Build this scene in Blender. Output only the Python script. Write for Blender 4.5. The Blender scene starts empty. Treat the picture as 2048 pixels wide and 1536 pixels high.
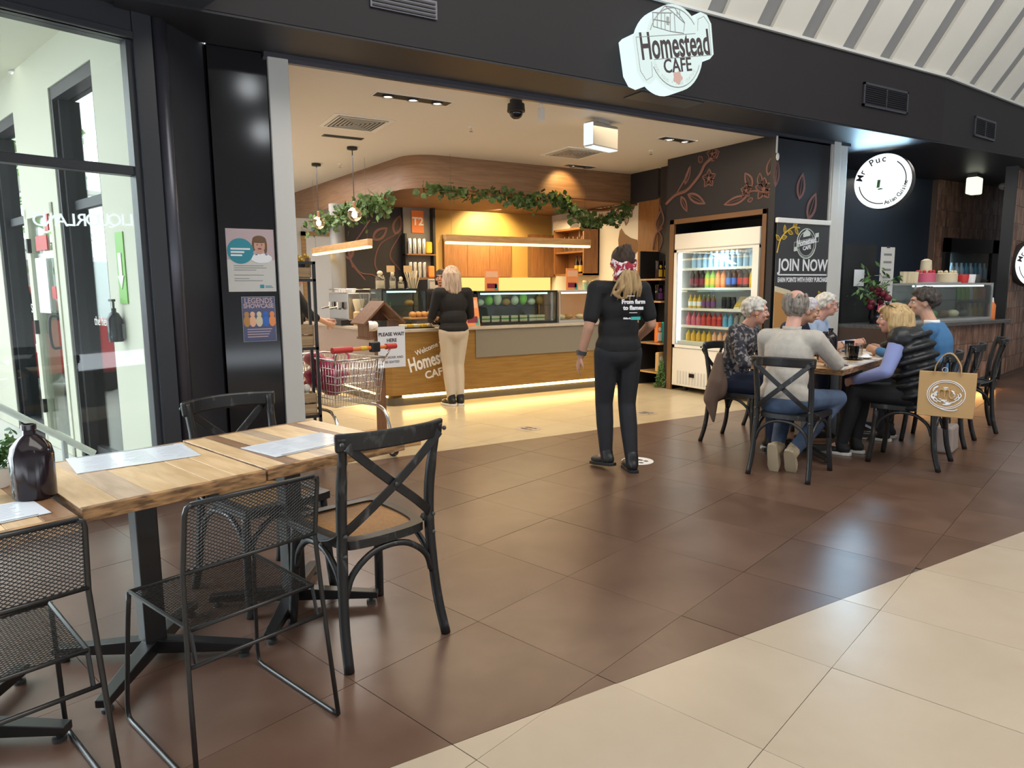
import bpy, bmesh, math, random
from mathutils import Vector, Matrix, Quaternion
C = bpy.context.scene
COL = C.collection
PI = math.pi
rnd = random.Random(7)

# ------------------------------------------------------------------ camera, sky, lights, exposure
FPX, CAMZ = 1387.518, 1.35995
RV, UV, FV = Vector((.861078, -.508417, -.007489)), Vector((.076109, .114311, .990525)), Vector((.502744, .85349, -.137126))
TW = math.radians(16.9477)                      # the mall's tile grid against the shop front
T1, T2 = Vector((math.cos(TW), math.sin(TW), 0)), Vector((-math.sin(TW), math.cos(TW), 0))
def TT(a, b, z=0): v = T1*a + T2*b; v.z = z; return v
cam = bpy.data.cameras.new('camera')
cam.sensor_width = 36; cam.lens = FPX / 2048 * 36; cam.clip_start = .05; cam.clip_end = 300
camo = bpy.data.objects.new('camera', cam); COL.objects.link(camo)
camo.matrix_world = Matrix(((RV.x, UV.x, -FV.x, 0), (RV.y, UV.y, -FV.y, 0), (RV.z, UV.z, -FV.z, CAMZ), (0, 0, 0, 1)))
C.camera = camo
vs = C.view_settings
C.display_settings.display_device = 'sRGB'
vs.view_transform = 'Standard'; vs.look = 'None'; vs.gamma = 1; vs.use_curve_mapping = False
vs.exposure = 0.0
C.cycles.sample_clamp_indirect = 2.5

wd = bpy.data.worlds.new('overcast_sky'); C.world = wd; wd.use_nodes = True
bg = wd.node_tree.nodes['Background']; bg.inputs[0].default_value = (.86, .93, 1, 1); bg.inputs[1].default_value = 5.0

def area(name, loc, target, sx, sy, power, col=(1, 1, 1), spread=PI):
    l = bpy.data.lights.new(name, 'AREA'); l.shape = 'RECTANGLE'; l.size = sx; l.size_y = sy; l.energy = power; l.color = col; l.spread = spread
    o = bpy.data.objects.new(name, l); COL.objects.link(o); o.location = loc
    o.rotation_euler = (Vector(target) - Vector(loc)).to_track_quat('-Z', 'Y').to_euler(); return o
def spot(name, loc, target, power, col, ang=80, r=.04, blend=.6):
    l = bpy.data.lights.new(name, 'SPOT'); l.energy = power; l.color = col; l.spot_size = math.radians(ang); l.spot_blend = blend; l.shadow_soft_size = r
    o = bpy.data.objects.new(name, l); COL.objects.link(o); o.location = loc
    o.rotation_euler = (Vector(target) - Vector(loc)).to_track_quat('-Z', 'Y').to_euler(); return o
WARM = (1, .72, .42)
# daylight from the mall's skylight, high over the walkway, and the entry lobby behind the glass
area('skylight', (4.5, -.6, 6.55), (4.7, .3, 0), 10, 3.6, 440, (1, .95, .88))
area('window_fill', TT(-2.0, 4.5, 1.5), TT(-1.7, 2.0, .9), 3.6, 2.5, 330, (.84, .92, 1))  # added lamp out of view inside the glass, boosts daylight on floor and tables
area('entry_daylight', (-1.9, 6.6, 3.05), (-1.5, 6.4, 0), 2.6, 3.5, 25, (1, 1, .95))
area('shop_ceiling_light', (4.3, 6.4, 2.97), (4.4, 6.6, 0), 3.6, 1.6, 95, (1, .80, .54))
area('shop_back_light', (2.3, 9.5, 2.95), (2.3, 9.6, 0), .9, 4.5, 110, (1, .92, .84))
area('neighbour_light', (9.6, 5.75, 2.95), (9.9, 5.5, 0), 2.2, .5, 26, (1, .93, .85))
area('kitchen_light', (5.3, 9.2, 2.43), (5.3, 9.3, 0), 2.4, .9, 75, (1, .70, .34))

# ------------------------------------------------------------------ materials
MAT = {}
def nd(nt, t, **k):
    n = nt.nodes.new(t)
    for a, b in k.items(): setattr(n, a, b)
    return n
def base(name):
    m = bpy.data.materials.new(name); m.use_nodes = True; nt = m.node_tree
    MAT[name] = m
    return m, nt, nt.nodes['Principled BSDF']
def mat(name, col, rough=.5, metal=0, var=.0, vscale=6, bump=0, bscale=80, emit=None, es=0, coat=0, sheen=0, spec=.5, stretch=(1, 1, 1)):
    m, nt, b = base(name)
    b.inputs['Base Color'].default_value = (*col, 1); b.inputs['Roughness'].default_value = rough; b.inputs['Metallic'].default_value = metal
    b.inputs['Coat Weight'].default_value = coat; b.inputs['Sheen Weight'].default_value = sheen; b.inputs['Specular IOR Level'].default_value = spec
    if emit: b.inputs['Emission Color'].default_value = (*emit, 1); b.inputs['Emission Strength'].default_value = es
    if var or bump:
        tc = nd(nt, 'ShaderNodeTexCoord'); mp = nd(nt, 'ShaderNodeMapping'); mp.inputs['Scale'].default_value = stretch
        nt.links.new(tc.outputs['Object'], mp.inputs[0])
    if var:
        n = nd(nt, 'ShaderNodeTexNoise'); n.inputs['Scale'].default_value = vscale; n.inputs['Detail'].default_value = 4
        nt.links.new(mp.outputs[0], n.inputs['Vector'])
        r = nd(nt, 'ShaderNodeMapRange'); r.inputs[1].default_value = .25; r.inputs[2].default_value = .75; r.inputs[3].default_value = 1 - var; r.inputs[4].default_value = 1 + var
        nt.links.new(n.outputs[0], r.inputs[0])
        x = nd(nt, 'ShaderNodeVectorMath', operation='SCALE'); x.inputs[0].default_value = col
        nt.links.new(r.outputs[0], x.inputs['Scale']); nt.links.new(x.outputs[0], b.inputs['Base Color'])
    if bump:
        n2 = nd(nt, 'ShaderNodeTexNoise'); n2.inputs['Scale'].default_value = bscale
        nt.links.new(mp.outputs[0], n2.inputs['Vector'])
        bp = nd(nt, 'ShaderNodeBump'); bp.inputs['Strength'].default_value = bump; bp.inputs['Distance'].default_value = .004
        nt.links.new(n2.outputs[0], bp.inputs['Height']); nt.links.new(bp.outputs[0], b.inputs['Normal'])
    return m
def ramp2(name, c1, c2, rough=.45, scale=4, stretch=(1, 1, 1), lo=.35, hi=.65, tex='NOISE', bump=.0, rv=.25, coat=0, metal=0, detail=5, spec=.5):
    "two colours mixed by a stretched noise or a voronoi; each object a slightly different shade"
    m, nt, b = base(name); b.inputs['Roughness'].default_value = rough; b.inputs['Coat Weight'].default_value = coat; b.inputs['Metallic'].default_value = metal; b.inputs['Specular IOR Level'].default_value = spec
    tc = nd(nt, 'ShaderNodeTexCoord'); mp = nd(nt, 'ShaderNodeMapping'); mp.inputs['Scale'].default_value = stretch
    nt.links.new(tc.outputs['Object'], mp.inputs[0])
    oi = nd(nt, 'ShaderNodeObjectInfo')
    off = nd(nt, 'ShaderNodeVectorMath', operation='ADD'); nt.links.new(mp.outputs[0], off.inputs[0])
    sc = nd(nt, 'ShaderNodeMath', operation='MULTIPLY'); sc.inputs[1].default_value = 37; nt.links.new(oi.outputs['Random'], sc.inputs[0]); nt.links.new(sc.outputs[0], off.inputs[1])
    if tex == 'NOISE':
        n = nd(nt, 'ShaderNodeTexNoise'); n.inputs['Scale'].default_value = scale; n.inputs['Detail'].default_value = detail; n.inputs['Distortion'].default_value = .4; src = n.outputs[0]
    elif tex == 'WAVE':
        n = nd(nt, 'ShaderNodeTexWave'); n.inputs['Scale'].default_value = scale; n.inputs['Distortion'].default_value = 3; src = n.outputs['Fac']
    else:
        n = nd(nt, 'ShaderNodeTexVoronoi'); n.inputs['Scale'].default_value = scale; src = n.outputs['Distance']
    nt.links.new(off.outputs[0], n.inputs['Vector'])
    r = nd(nt, 'ShaderNodeValToRGB'); r.color_ramp.elements[0].position = lo; r.color_ramp.elements[1].position = hi
    r.color_ramp.elements[0].color = (*c1, 1); r.color_ramp.elements[1].color = (*c2, 1)
    nt.links.new(src, r.inputs[0])
    mr = nd(nt, 'ShaderNodeMapRange'); mr.inputs[3].default_value = 1 - rv; mr.inputs[4].default_value = 1 + rv; nt.links.new(oi.outputs['Random'], mr.inputs[0])
    x = nd(nt, 'ShaderNodeVectorMath', operation='SCALE'); nt.links.new(r.outputs[0], x.inputs[0]); nt.links.new(mr.outputs[0], x.inputs['Scale'])
    nt.links.new(x.outputs[0], b.inputs['Base Color'])
    if bump:
        bp = nd(nt, 'ShaderNodeBump'); bp.inputs['Strength'].default_value = bump; bp.inputs['Distance'].default_value = .004
        nt.links.new(src, bp.inputs['Height']); nt.links.new(bp.outputs[0], b.inputs['Normal'])
    return m
def emis(name, col, s):
    m = bpy.data.materials.new(name); m.use_nodes = True; nt = m.node_tree; nt.nodes.clear(); MAT[name] = m
    e = nd(nt, 'ShaderNodeEmission'); e.inputs[0].default_value = (*col, 1); e.inputs[1].default_value = s
    o = nd(nt, 'ShaderNodeOutputMaterial'); nt.links.new(e.outputs[0], o.inputs[0]); return m
def glass(name, tint=(1, 1, 1), refl=.06, rough=.02):
    "thin pane: see-through plus a sharp reflection that grows towards grazing angles"
    m = bpy.data.materials.new(name); m.use_nodes = True; nt = m.node_tree; nt.nodes.clear(); MAT[name] = m
    t = nd(nt, 'ShaderNodeBsdfTransparent'); t.inputs[0].default_value = (*tint, 1)
    g = nd(nt, 'ShaderNodeBsdfGlossy'); g.inputs['Roughness'].default_value = rough
    l = nd(nt, 'ShaderNodeLayerWeight'); l.inputs[0].default_value = .25
    a = nd(nt, 'ShaderNodeMath', operation='MULTIPLY_ADD'); a.inputs[1].default_value = .5; a.inputs[2].default_value = refl; a.use_clamp = True
    nt.links.new(l.outputs['Fresnel'], a.inputs[0])
    x = nd(nt, 'ShaderNodeMixShader'); nt.links.new(a.outputs[0], x.inputs[0]); nt.links.new(t.outputs[0], x.inputs[1]); nt.links.new(g.outputs[0], x.inputs[2])
    o = nd(nt, 'ShaderNodeOutputMaterial'); nt.links.new(x.outputs[0], o.inputs[0]); return m

mat('charcoal', (.024, .024, .029), .45, var=.1, vscale=2, spec=.3)
mat('fascia', (.024, .0215, .0235), .5, var=.06, vscale=1, spec=.18)
mat('black_gloss', (.006, .005, .007), .09)
mat('black_paint', (.012, .012, .013), .45)
mat('black_metal', (.010, .010, .011), .35, metal=.0, spec=.6)
mat('column', (.030, .033, .040), .38)
mat('bronze', (.10, .10, .12), .3, metal=.6)
mat('alu', (.50, .50, .50), .35, metal=.3)
mat('post_white', (.62, .61, .58), .5)
mat('white', (.80, .79, .76), .5)
mat('exit_box', (.36, .34, .30), .5)
mat('paper', (.86, .87, .90), .35, spec=.5)
mat('paper_grey', (.40, .43, .50), .5)
mat('ceil_white', (.72, .68, .62), .7)
mat('cove_panel', (.78, .74, .65), .6, var=.04, vscale=2)
mat('cove_grey', (.27, .265, .26), .6)
mat('grout', (.10, .09, .085), .9)
ramp2('tile_brown', (.094, .051, .035), (.138, .082, .059), rough=.30, scale=3.5, lo=.3, hi=.7, rv=.09, detail=4, spec=.55)
ramp2('tile_beige', (.425, .345, .262), (.48, .40, .31), rough=.26, scale=2, lo=.3, hi=.7, rv=.04)
ramp2('tile_shop', (.48, .385, .245), (.54, .44, .285), rough=.24, scale=2, lo=.3, hi=.7, rv=.04)
ramp2('plank_a', (.56, .37, .19), (.70, .49, .28), rough=.38, scale=9, stretch=(4, .6, 4), rv=.16)
ramp2('plank_b', (.38, .27, .18), (.50, .37, .26), rough=.4, scale=9, stretch=(4, .6, 4), rv=.12)
ramp2('plank_c', (.20, .105, .055), (.30, .17, .09), rough=.4, scale=9, stretch=(4, .6, 4), rv=.1)
ramp2('plank_edge', (.10, .05, .02), (.42, .23, .10), rough=.5, scale=16, stretch=(1, 1, 5), rv=.1)
ramp2('counter_wood', (.25, .13, .028), (.33, .185, .045), rough=.42, scale=6, stretch=(.5, .5, 6), rv=.05)
ramp2('bulk_wood', (.185, .098, .050), (.245, .138, .075), rough=.5, scale=6, stretch=(.5, .5, 7), rv=.03)
ramp2('cabinet_wood', (.20, .085, .03), (.27, .125, .045), rough=.45, scale=8, stretch=(7, 7, .5), rv=.05)
ramp2('crate_wood', (.32, .21, .11), (.45, .32, .18), rough=.7, scale=8, stretch=(.7, 3, 5), rv=.15)
ramp2('stand_wood', (.17, .075, .035), (.24, .115, .055), rough=.55, scale=8, stretch=(5, 5, .7), rv=.1)
ramp2('bench_wood', (.42, .24, .10), (.55, .33, .15), rough=.5, scale=8, stretch=(.7, 5, 5), rv=.1)
ramp2('brick', (.15, .075, .05), (.30, .18, .13), rough=.5, scale=7, stretch=(1, 1, .7), rv=.38, bump=.25)
mat('brick_joint', (.10, .065, .05), .9)
ramp2('chair_black', (.012, .012, .013), (.13, .13, .135), rough=.38, scale=26, stretch=(1, 1, .45), lo=.60, hi=.86, rv=0, bump=.1)
mat('mustard', (.40, .25, .07), .55)
mat('grey_panel', (.235, .21, .165), .35)
mat('worktop', (.52, .46, .38), .3, var=.1, vscale=14)
mat('puc_top', (.11, .11, .11), .2, var=.3, vscale=40)
mat('kick', (.10, .085, .065), .4)
mat('wall_black', (.016, .015, .020), .55)
mat('mural_line', (.16, .072, .062), .6)
mat('mural_pale', (.33, .27, .25), .6)
mat('navy_wall', (.020, .030, .045), .4)
mat('cream', (.62, .61, .50), .7)
mat('steel', (.55, .55, .55), .25, metal=1)
mat('chrome', (.75, .75, .75), .12, metal=1)
mat('dark_grey', (.05, .05, .05), .5)
mat('mid_grey', (.22, .22, .22), .5)
mat('foot_print', (.03, .03, .03), .6)
emis('led', (1, .66, .20), 20); emis('led_bar', (1, .62, .20), 5.5); emis('led_white', (.85, .97, 1), 5); emis('bulb', (1, .74, .45), 30); emis('down', (1, .80, .5), 9)
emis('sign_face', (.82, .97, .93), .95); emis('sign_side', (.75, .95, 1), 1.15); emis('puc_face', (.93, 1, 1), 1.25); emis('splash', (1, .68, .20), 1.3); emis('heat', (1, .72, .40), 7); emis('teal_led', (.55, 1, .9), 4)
emis('exit_white', (.95, 1, .78), 1.2); emis('fridge_back', (.50, .78, 1.0), .9); emis('amber_glow', (1, .45, .10), 2.2)
glass('pane', (.93, .97, .95), .04); glass('case_glass', (.95, .98, .96), .03); glass('jar_glass', (.92, .95, .95), .08); glass('bulb_glass', (1, .85, .7), .12)
mat('sign_ink', (.05, .035, .04), .6); mat('sign_grey', (.35, .36, .36), .6); mat('sign_pale', (.60, .66, .62), .6); mat('sign_pink', (.62, .40, .36), .6)
for n, c in dict(red=(.55, .035, .035), orange=(.80, .22, .05), orange_card=(.85, .30, .10), peach=(.85, .48, .30), yellow=(.75, .47, .04), gold=(.62, .40, .04), lime=(.30, .55, .06), green=(.06, .30, .06), green_sign=(.20, .48, .08), teal=(.03, .42, .40), blue=(.04, .16, .55), sky=(.10, .38, .62), water=(.35, .55, .72), pink=(.62, .12, .20), magenta=(.34, .015, .075), purple=(.16, .05, .20), cola=(.03, .012, .012), cream_food=(.72, .62, .42), brown=(.16, .08, .035), pastry=(.52, .26, .08), mint=(.28, .45, .30), maroon=(.22, .015, .04), poster_teal=(.025, .26, .34), poster_pink=(.52, .40, .42), poster_navy=(.10, .11, .22), lawn=(.10, .20, .05), road=(.22, .23, .25), jute=(.46, .29, .13), card_kraft=(.62, .42, .2), bottle_brown=(.012, .006, .010), wine=(.16, .01, .03)).items():
    mat(n, c, .45)
MAT['bottle_brown'].node_tree.nodes['Principled BSDF'].inputs['Roughness'].default_value = .12
MAT['jute'].node_tree.nodes['Principled BSDF'].inputs['Roughness'].default_value = .9
ramp2('leaf', (.03, .09, .02), (.13, .26, .07), rough=.5, scale=14, rv=.2)
ramp2('ivy', (.02, .055, .012), (.10, .17, .05), rough=.55, scale=18, rv=.2)
ramp2('tree_leaf', (.10, .26, .03), (.42, .62, .20), rough=.6, scale=5, rv=.2)
# people
mat('skin', (.58, .335, .24), .5, var=.06, vscale=20); mat('skin_tan', (.47, .25, .165), .5, var=.06, vscale=20); mat('skin_pink', (.62, .34, .27), .5, var=.08, vscale=20)
for n, a, b in (('hair_white', (.42, .40, .36), (.80, .78, .74)), ('hair_lilac', (.44, .42, .46), (.72, .70, .76)), ('hair_grey', (.10, .085, .07), (.34, .31, .28)), ('hair_blonde', (.30, .19, .08), (.62, .45, .24)), ('hair_dark', (.02, .016, .014), (.09, .075, .07)), ('hair_brown', (.016, .009, .006), (.06, .034, .022)), ('hair_pony', (.20, .12, .055), (.46, .31, .15)), ('hair_silver', (.30, .22, .17), (.66, .52, .42))):
    ramp2(n, a, b, rough=.62, spec=.3, scale=26, stretch=(2.2, 2.2, .35), lo=.3, hi=.7, rv=0, bump=.6)
mat('tee_black', (.007, .007, .009), .85, bump=.15, bscale=40); mat('jean_black', (.011, .012, .016), .8, var=.25, vscale=12); mat('denim', (.055, .085, .15), .85, var=.35, vscale=9, bump=.2, bscale=60)
mat('navy_cloth', (.012, .02, .05), .85); mat('knit_grey', (.46, .43, .39), .9, var=.1, vscale=25, bump=.3, bscale=120); mat('knit_blue', (.055, .17, .36), .9, bump=.3, bscale=120)
mat('shirt_blue', (.27, .33, .66), .8, bump=.3, bscale=18); mat('shirt_pale', (.38, .48, .68), .8); mat('chino', (.55, .47, .37), .8, bump=.25, bscale=20); mat('vest_black', (.010, .012, .016), .42)
ramp2('blouse', (.022, .026, .04), (.30, .27, .27), rough=.8, scale=30, lo=.50, hi=.60, rv=0, detail=8)
ramp2('scarf', (.30, .01, .03), (.82, .72, .72), rough=.8, scale=42, lo=.5, hi=.55, rv=0)
mat('shoe_black', (.010, .010, .011), .5); mat('sole_white', (.70, .69, .66), .6); mat('sole_tan', (.46, .37, .25), .7); mat('eye_white', (.7, .68, .66), .3); mat('eye_dark', (.02, .015, .012), .2); mat('lip', (.42, .13, .11), .5); mat('brow_grey', (.25, .21, .18), .7); mat('brow_dark', (.05, .035, .03), .7); mat('taupe', (.17, .115, .09), .9, bump=.3, bscale=30)
def cane_material():
    m, nt, b = base('cane'); b.inputs['Roughness'].default_value = .55
    tc = nd(nt, 'ShaderNodeTexCoord'); mp = nd(nt, 'ShaderNodeMapping'); mp.inputs['Rotation'].default_value = (0, 0, PI/4); nt.links.new(tc.outputs['Object'], mp.inputs[0])
    ck = nd(nt, 'ShaderNodeTexBrick'); ck.inputs['Scale'].default_value = 44; ck.inputs['Color1'].default_value = (.52, .27, .085, 1); ck.inputs['Color2'].default_value = (.40, .19, .055, 1); ck.inputs['Mortar'].default_value = (.15, .06, .02, 1); ck.inputs['Mortar Size'].default_value = .03
    nt.links.new(mp.outputs[0], ck.inputs['Vector']); nt.links.new(ck.outputs[0], b.inputs['Base Color'])
    bp = nd(nt, 'ShaderNodeBump'); bp.inputs['Strength'].default_value = .4; bp.inputs['Distance'].default_value = .003; bp.invert = True
    nt.links.new(ck.outputs['Fac'], bp.inputs['Height']); nt.links.new(bp.outputs[0], b.inputs['Normal'])
cane_material()

# ------------------------------------------------------------------ geometry helpers
def RZ(a): return Matrix.Rotation(a, 4, 'Z')
def TR(x=0, y=0, z=0): return Matrix.Translation((x, y, z))
def ray(x, y): return FV + RV*((x-1024)/FPX) - UV*((y-768)/FPX)
def on_z(x, y, z=0):      # photo point -> the point of a level surface at height z
    d = ray(x, y); t = (z-CAMZ)/d.z; return Vector((0, 0, CAMZ)) + d*t
def on_y(x, y, Y):        # -> the point of the upright plane y = Y
    d = ray(x, y); t = Y/d.y; return Vector((0, 0, CAMZ)) + d*t
def on_x(x, y, X):
    d = ray(x, y); t = X/d.x; return Vector((0, 0, CAMZ)) + d*t
class MB:
    def __init__(s): s.v = []; s.f = []; s.mi = []
    def add(s, vs, fs, M=None, mi=0):
        o = len(s.v)
        s.v += [(M @ Vector(v)) if M is not None else Vector(v) for v in vs]
        s.f += [[o+i for i in f] for f in fs]; s.mi += [mi]*len(fs); return s
    def box(s, c, d, M=None, mi=0, taper=1):
        x, y, z = d[0]/2, d[1]/2, d[2]/2; t = taper
        vs = [(c[0]+a*x*k, c[1]+b*y*k, c[2]+e*z) for e, k in ((-1, t), (1, 1)) for a, b in ((-1, -1), (1, -1), (1, 1), (-1, 1))]
        return s.add(vs, [(3, 2, 1, 0), (4, 5, 6, 7), (0, 1, 5, 4), (1, 2, 6, 5), (2, 3, 7, 6), (3, 0, 4, 7)], M, mi)
    def b2(s, lo, hi, M=None, mi=0):
        return s.box([(a+b)/2 for a, b in zip(lo, hi)], [abs(b-a) for a, b in zip(lo, hi)], M, mi)
    def tube(s, pts, r, n=8, M=None, mi=0, flat=None, closed=False, up=None):
        "swept tube; r one radius or one per point; flat=(w,h) gives a strap whose width lies along `up`"
        P = [Vector(p) for p in pts]; k = len(P); rr = r if isinstance(r, (list, tuple)) else [r]*k
        vs = []; fs = []; nv = None
        for i, p in enumerate(P):
            if closed: t = (P[(i+1) % k]-P[i-1]).normalized()
            else: t = (P[min(i+1, k-1)]-P[max(i-1, 0)]).normalized()
            if up is not None: nv = Vector(up)
            elif nv is None: nv = Vector((0, 0, 1)) if abs(t.z) < .9 else Vector((1, 0, 0))
            nv = (nv - t*nv.dot(t)).normalized(); b = t.cross(nv)
            if flat:
                w, h = flat[0]/2, flat[1]/2
                for a, c in ((-1, -1), (1, -1), (1, 1), (-1, 1)): vs.append(p+nv*a*w+b*c*h)
            else:
                for j in range(n):
                    q = 2*PI*j/n; vs.append(p+nv*math.cos(q)*rr[i]+b*math.sin(q)*rr[i])
        m = 4 if flat else n
        for i in range(k if closed else k-1):
            for j in range(m):
                a, b_ = i*m, ((i+1) % k)*m
                fs.append((a+j, a+(j+1) % m, b_+(j+1) % m, b_+j))
        if not closed: fs += [tuple(range(m-1, -1, -1)), tuple((k-1)*m+j for j in range(m))]
        return s.add(vs, fs, M, mi)
    def lathe(s, prof, n=16, M=None, mi=0, c=(0, 0, 0)):
        vs = []; fs = []; k = len(prof)
        for r, z in prof:
            for j in range(n): q = 2*PI*j/n; vs.append((c[0]+r*math.cos(q), c[1]+r*math.sin(q), c[2]+z))
        for i in range(k-1):
            for j in range(n): fs.append((i*n+j, i*n+(j+1) % n, (i+1)*n+(j+1) % n, (i+1)*n+j))
        fs += [tuple(range(n-1, -1, -1)), tuple((k-1)*n+j for j in range(n))]
        return s.add(vs, fs, M, mi)
    def cyl(s, a, b, r, n=12, mi=0, M=None): return s.tube([a, b], r, n, M, mi)
    def prism(s, poly, z0, z1, M=None, mi=0):
        n = len(poly); ar = sum(poly[i][0]*poly[(i+1) % n][1]-poly[(i+1) % n][0]*poly[i][1] for i in range(n))
        if ar < 0: poly = poly[::-1]
        vs = [(x, y, z0) for x, y in poly]+[(x, y, z1) for x, y in poly]
        fs = [tuple(range(n-1, -1, -1)), tuple(range(n, 2*n))]+[(i, (i+1) % n, n+(i+1) % n, n+i) for i in range(n)]
        return s.add(vs, fs, M, mi)
    def ell(s, c, r, M=None, mi=0, nu=14, nv=9, R=None):
        r = r if isinstance(r, (list, tuple)) else (r, r, r); vs = [(0, 0, -1)]; fs = []
        for i in range(1, nv):
            a = -PI/2+PI*i/nv
            for j in range(nu): q = 2*PI*j/nu; vs.append((math.cos(a)*math.cos(q), math.cos(a)*math.sin(q), math.sin(a)))
        vs.append((0, 0, 1))
        for j in range(nu): fs.append((0, 1+(j+1) % nu, 1+j))
        for i in range(nv-2):
            for j in range(nu): a = 1+i*nu; fs.append((a+j, a+(j+1) % nu, a+nu+(j+1) % nu, a+nu+j))
        a = 1+(nv-2)*nu
        for j in range(nu): fs.append((a+j, a+(j+1) % nu, len(vs)-1))
        L = TR(*c) @ (R.to_4x4() if R is not None else Matrix.Identity(4)) @ Matrix.Diagonal((*r, 1))
        return s.add(vs, fs, (M @ L) if M is not None else L, mi)
    def cap(s, a, ra, b, rb=None, n=10):
        "rounded limb segment"
        rb = ra if rb is None else rb; a = Vector(a); b = Vector(b)
        s.ell(a, ra, nu=n, nv=7); s.ell(b, rb, nu=n, nv=7)
        if (b-a).length > 1e-4: s.tube([a, b], [ra, rb], n)
        return s
    def text(s, body, size, M, ext=.002, mi=0, off=0, space=1, align='CENTER', sx=1):
        v, f = text_mesh(body, size, ext, off, space, align)
        return s.add([(a*sx, b, c) for a, b, c in v], f, M, mi)
    def mesh(s, name, mats, smooth=False):
        m = bpy.data.meshes.new(name); m.from_pydata([tuple(v) for v in s.v], [], s.f)
        for x in (mats if isinstance(mats, (list, tuple)) else [mats]): m.materials.append(MAT[x])
        if isinstance(mats, (list, tuple)) and len(mats) > 1: m.polygons.foreach_set('material_index', s.mi)
        if smooth: m.shade_smooth() if smooth is True else m.shade_smooth(); 
        if smooth and smooth is not True: m.set_sharp_from_angle(angle=math.radians(smooth))
        m.update(); return m
def text_mesh(body, size, ext, off=0, space=1, align='CENTER'):
    cu = bpy.data.curves.new('t', 'FONT'); cu.body = body; cu.size = size; cu.extrude = ext; cu.offset = off; cu.align_x = align; cu.align_y = 'CENTER'; cu.space_character = space; cu.resolution_u = 3
    o = bpy.data.objects.new('t', cu); COL.objects.link(o)
    dg = bpy.context.evaluated_depsgraph_get(); dg.update(); e = o.evaluated_get(dg); me = e.to_mesh()
    v = [tuple(x.co) for x in me.vertices]; f = [tuple(p.vertices) for p in me.polygons]; e.to_mesh_clear()
    bpy.data.objects.remove(o); bpy.data.curves.remove(cu); return v, f
def obj(name, mb, mats, parent=None, smooth=False, label=None, kind=None, bevel=0):
    m = mb.mesh(name, mats, smooth) if isinstance(mb, MB) else mb
    o = bpy.data.objects.new(name, m); COL.objects.link(o)
    if parent is not None: o.parent = parent
    if label: o['label'] = label
    if kind: o['kind'] = kind
    if bevel:
        b = o.modifiers.new('bevel', 'BEVEL'); b.width = bevel; b.segments = 2; b.limit_method = 'ANGLE'
    return o
def thing(name, label, cat, loc=(0, 0, 0), rz=0, group=None):
    o = bpy.data.objects.new(name, None); COL.objects.link(o); o.empty_display_size = .1
    o.location = loc; o.rotation_euler = (0, 0, rz); o['label'] = label; o['category'] = cat
    if group: o['group'] = group
    return o
def tag(o, label, cat, group=None, loc=None, rz=None):
    o['label'] = label; o['category'] = cat
    if group: o['group'] = group
    if loc is not None: o.location = loc
    if rz is not None: o.rotation_euler = (0, 0, rz)
    return o
def struct(name, mb, mats, parent=None, smooth=False, bevel=0):
    return obj(name, mb, mats, parent, smooth, kind='structure', bevel=bevel)
def dup(root, loc, rz, label=None, group=None):
    def cp(o, par):
        c = o.copy(); COL.objects.link(c)
        if par is not None: c.parent = par
        for ch in list(o.children): cp(ch, c)
        return c
    r = cp(root, None); r.location = loc; r.rotation_euler = (0, 0, rz)
    if label: r['label'] = label
    if group: r['group'] = group
    return r
def remesh(mb, vox, smooth=4, fac=.5):
    "one continuous surface round all the shapes of mb"
    me = mb.mesh('blend', 'white'); o = bpy.data.objects.new('blend', me); COL.objects.link(o)
    r = o.modifiers.new('r', 'REMESH'); r.mode = 'VOXEL'; r.voxel_size = vox
    if smooth: q = o.modifiers.new('s', 'SMOOTH'); q.iterations = smooth; q.factor = fac
    dg = bpy.context.evaluated_depsgraph_get(); dg.update(); out = bpy.data.meshes.new_from_object(o.evaluated_get(dg))
    bpy.data.objects.remove(o); bpy.data.meshes.remove(me); out.materials.clear(); out.shade_smooth(); return out
def robj(name, mb, m, parent, vox=.009, smooth=4, label=None):
    me = remesh(mb, vox, smooth); me.name = name; me.materials.append(MAT[m]); return obj(name, me, m, parent, label=label)
def arc(c, r, a0, a1, n, f=lambda u, v: (u, v, 0)):
    return [f(c[0]+r*math.cos(a0+(a1-a0)*i/n), c[1]+r*math.sin(a0+(a1-a0)*i/n)) for i in range(n+1)]
def bez(p, n=10):
    "smooth path through points (Catmull-Rom)"
    P = [Vector(q) for q in p]; P = [P[0]*2-P[1]]+P+[P[-1]*2-P[-2]]; out = []
    for i in range(1, len(P)-2):
        for k in range(n):
            t = k/n; a, b, c, d = P[i-1:i+3]
            out.append(.5*((2*b)+(c-a)*t+(2*a-5*b+4*c-d)*t*t+(3*b-a-3*c+d)*t**3))
    out.append(P[-2]); return out
XZ = Matrix(((1, 0, 0, 0), (0, 0, -1, 0), (0, 1, 0, 0), (0, 0, 0, 1)))   # drawing plane -> upright plane facing -y
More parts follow.
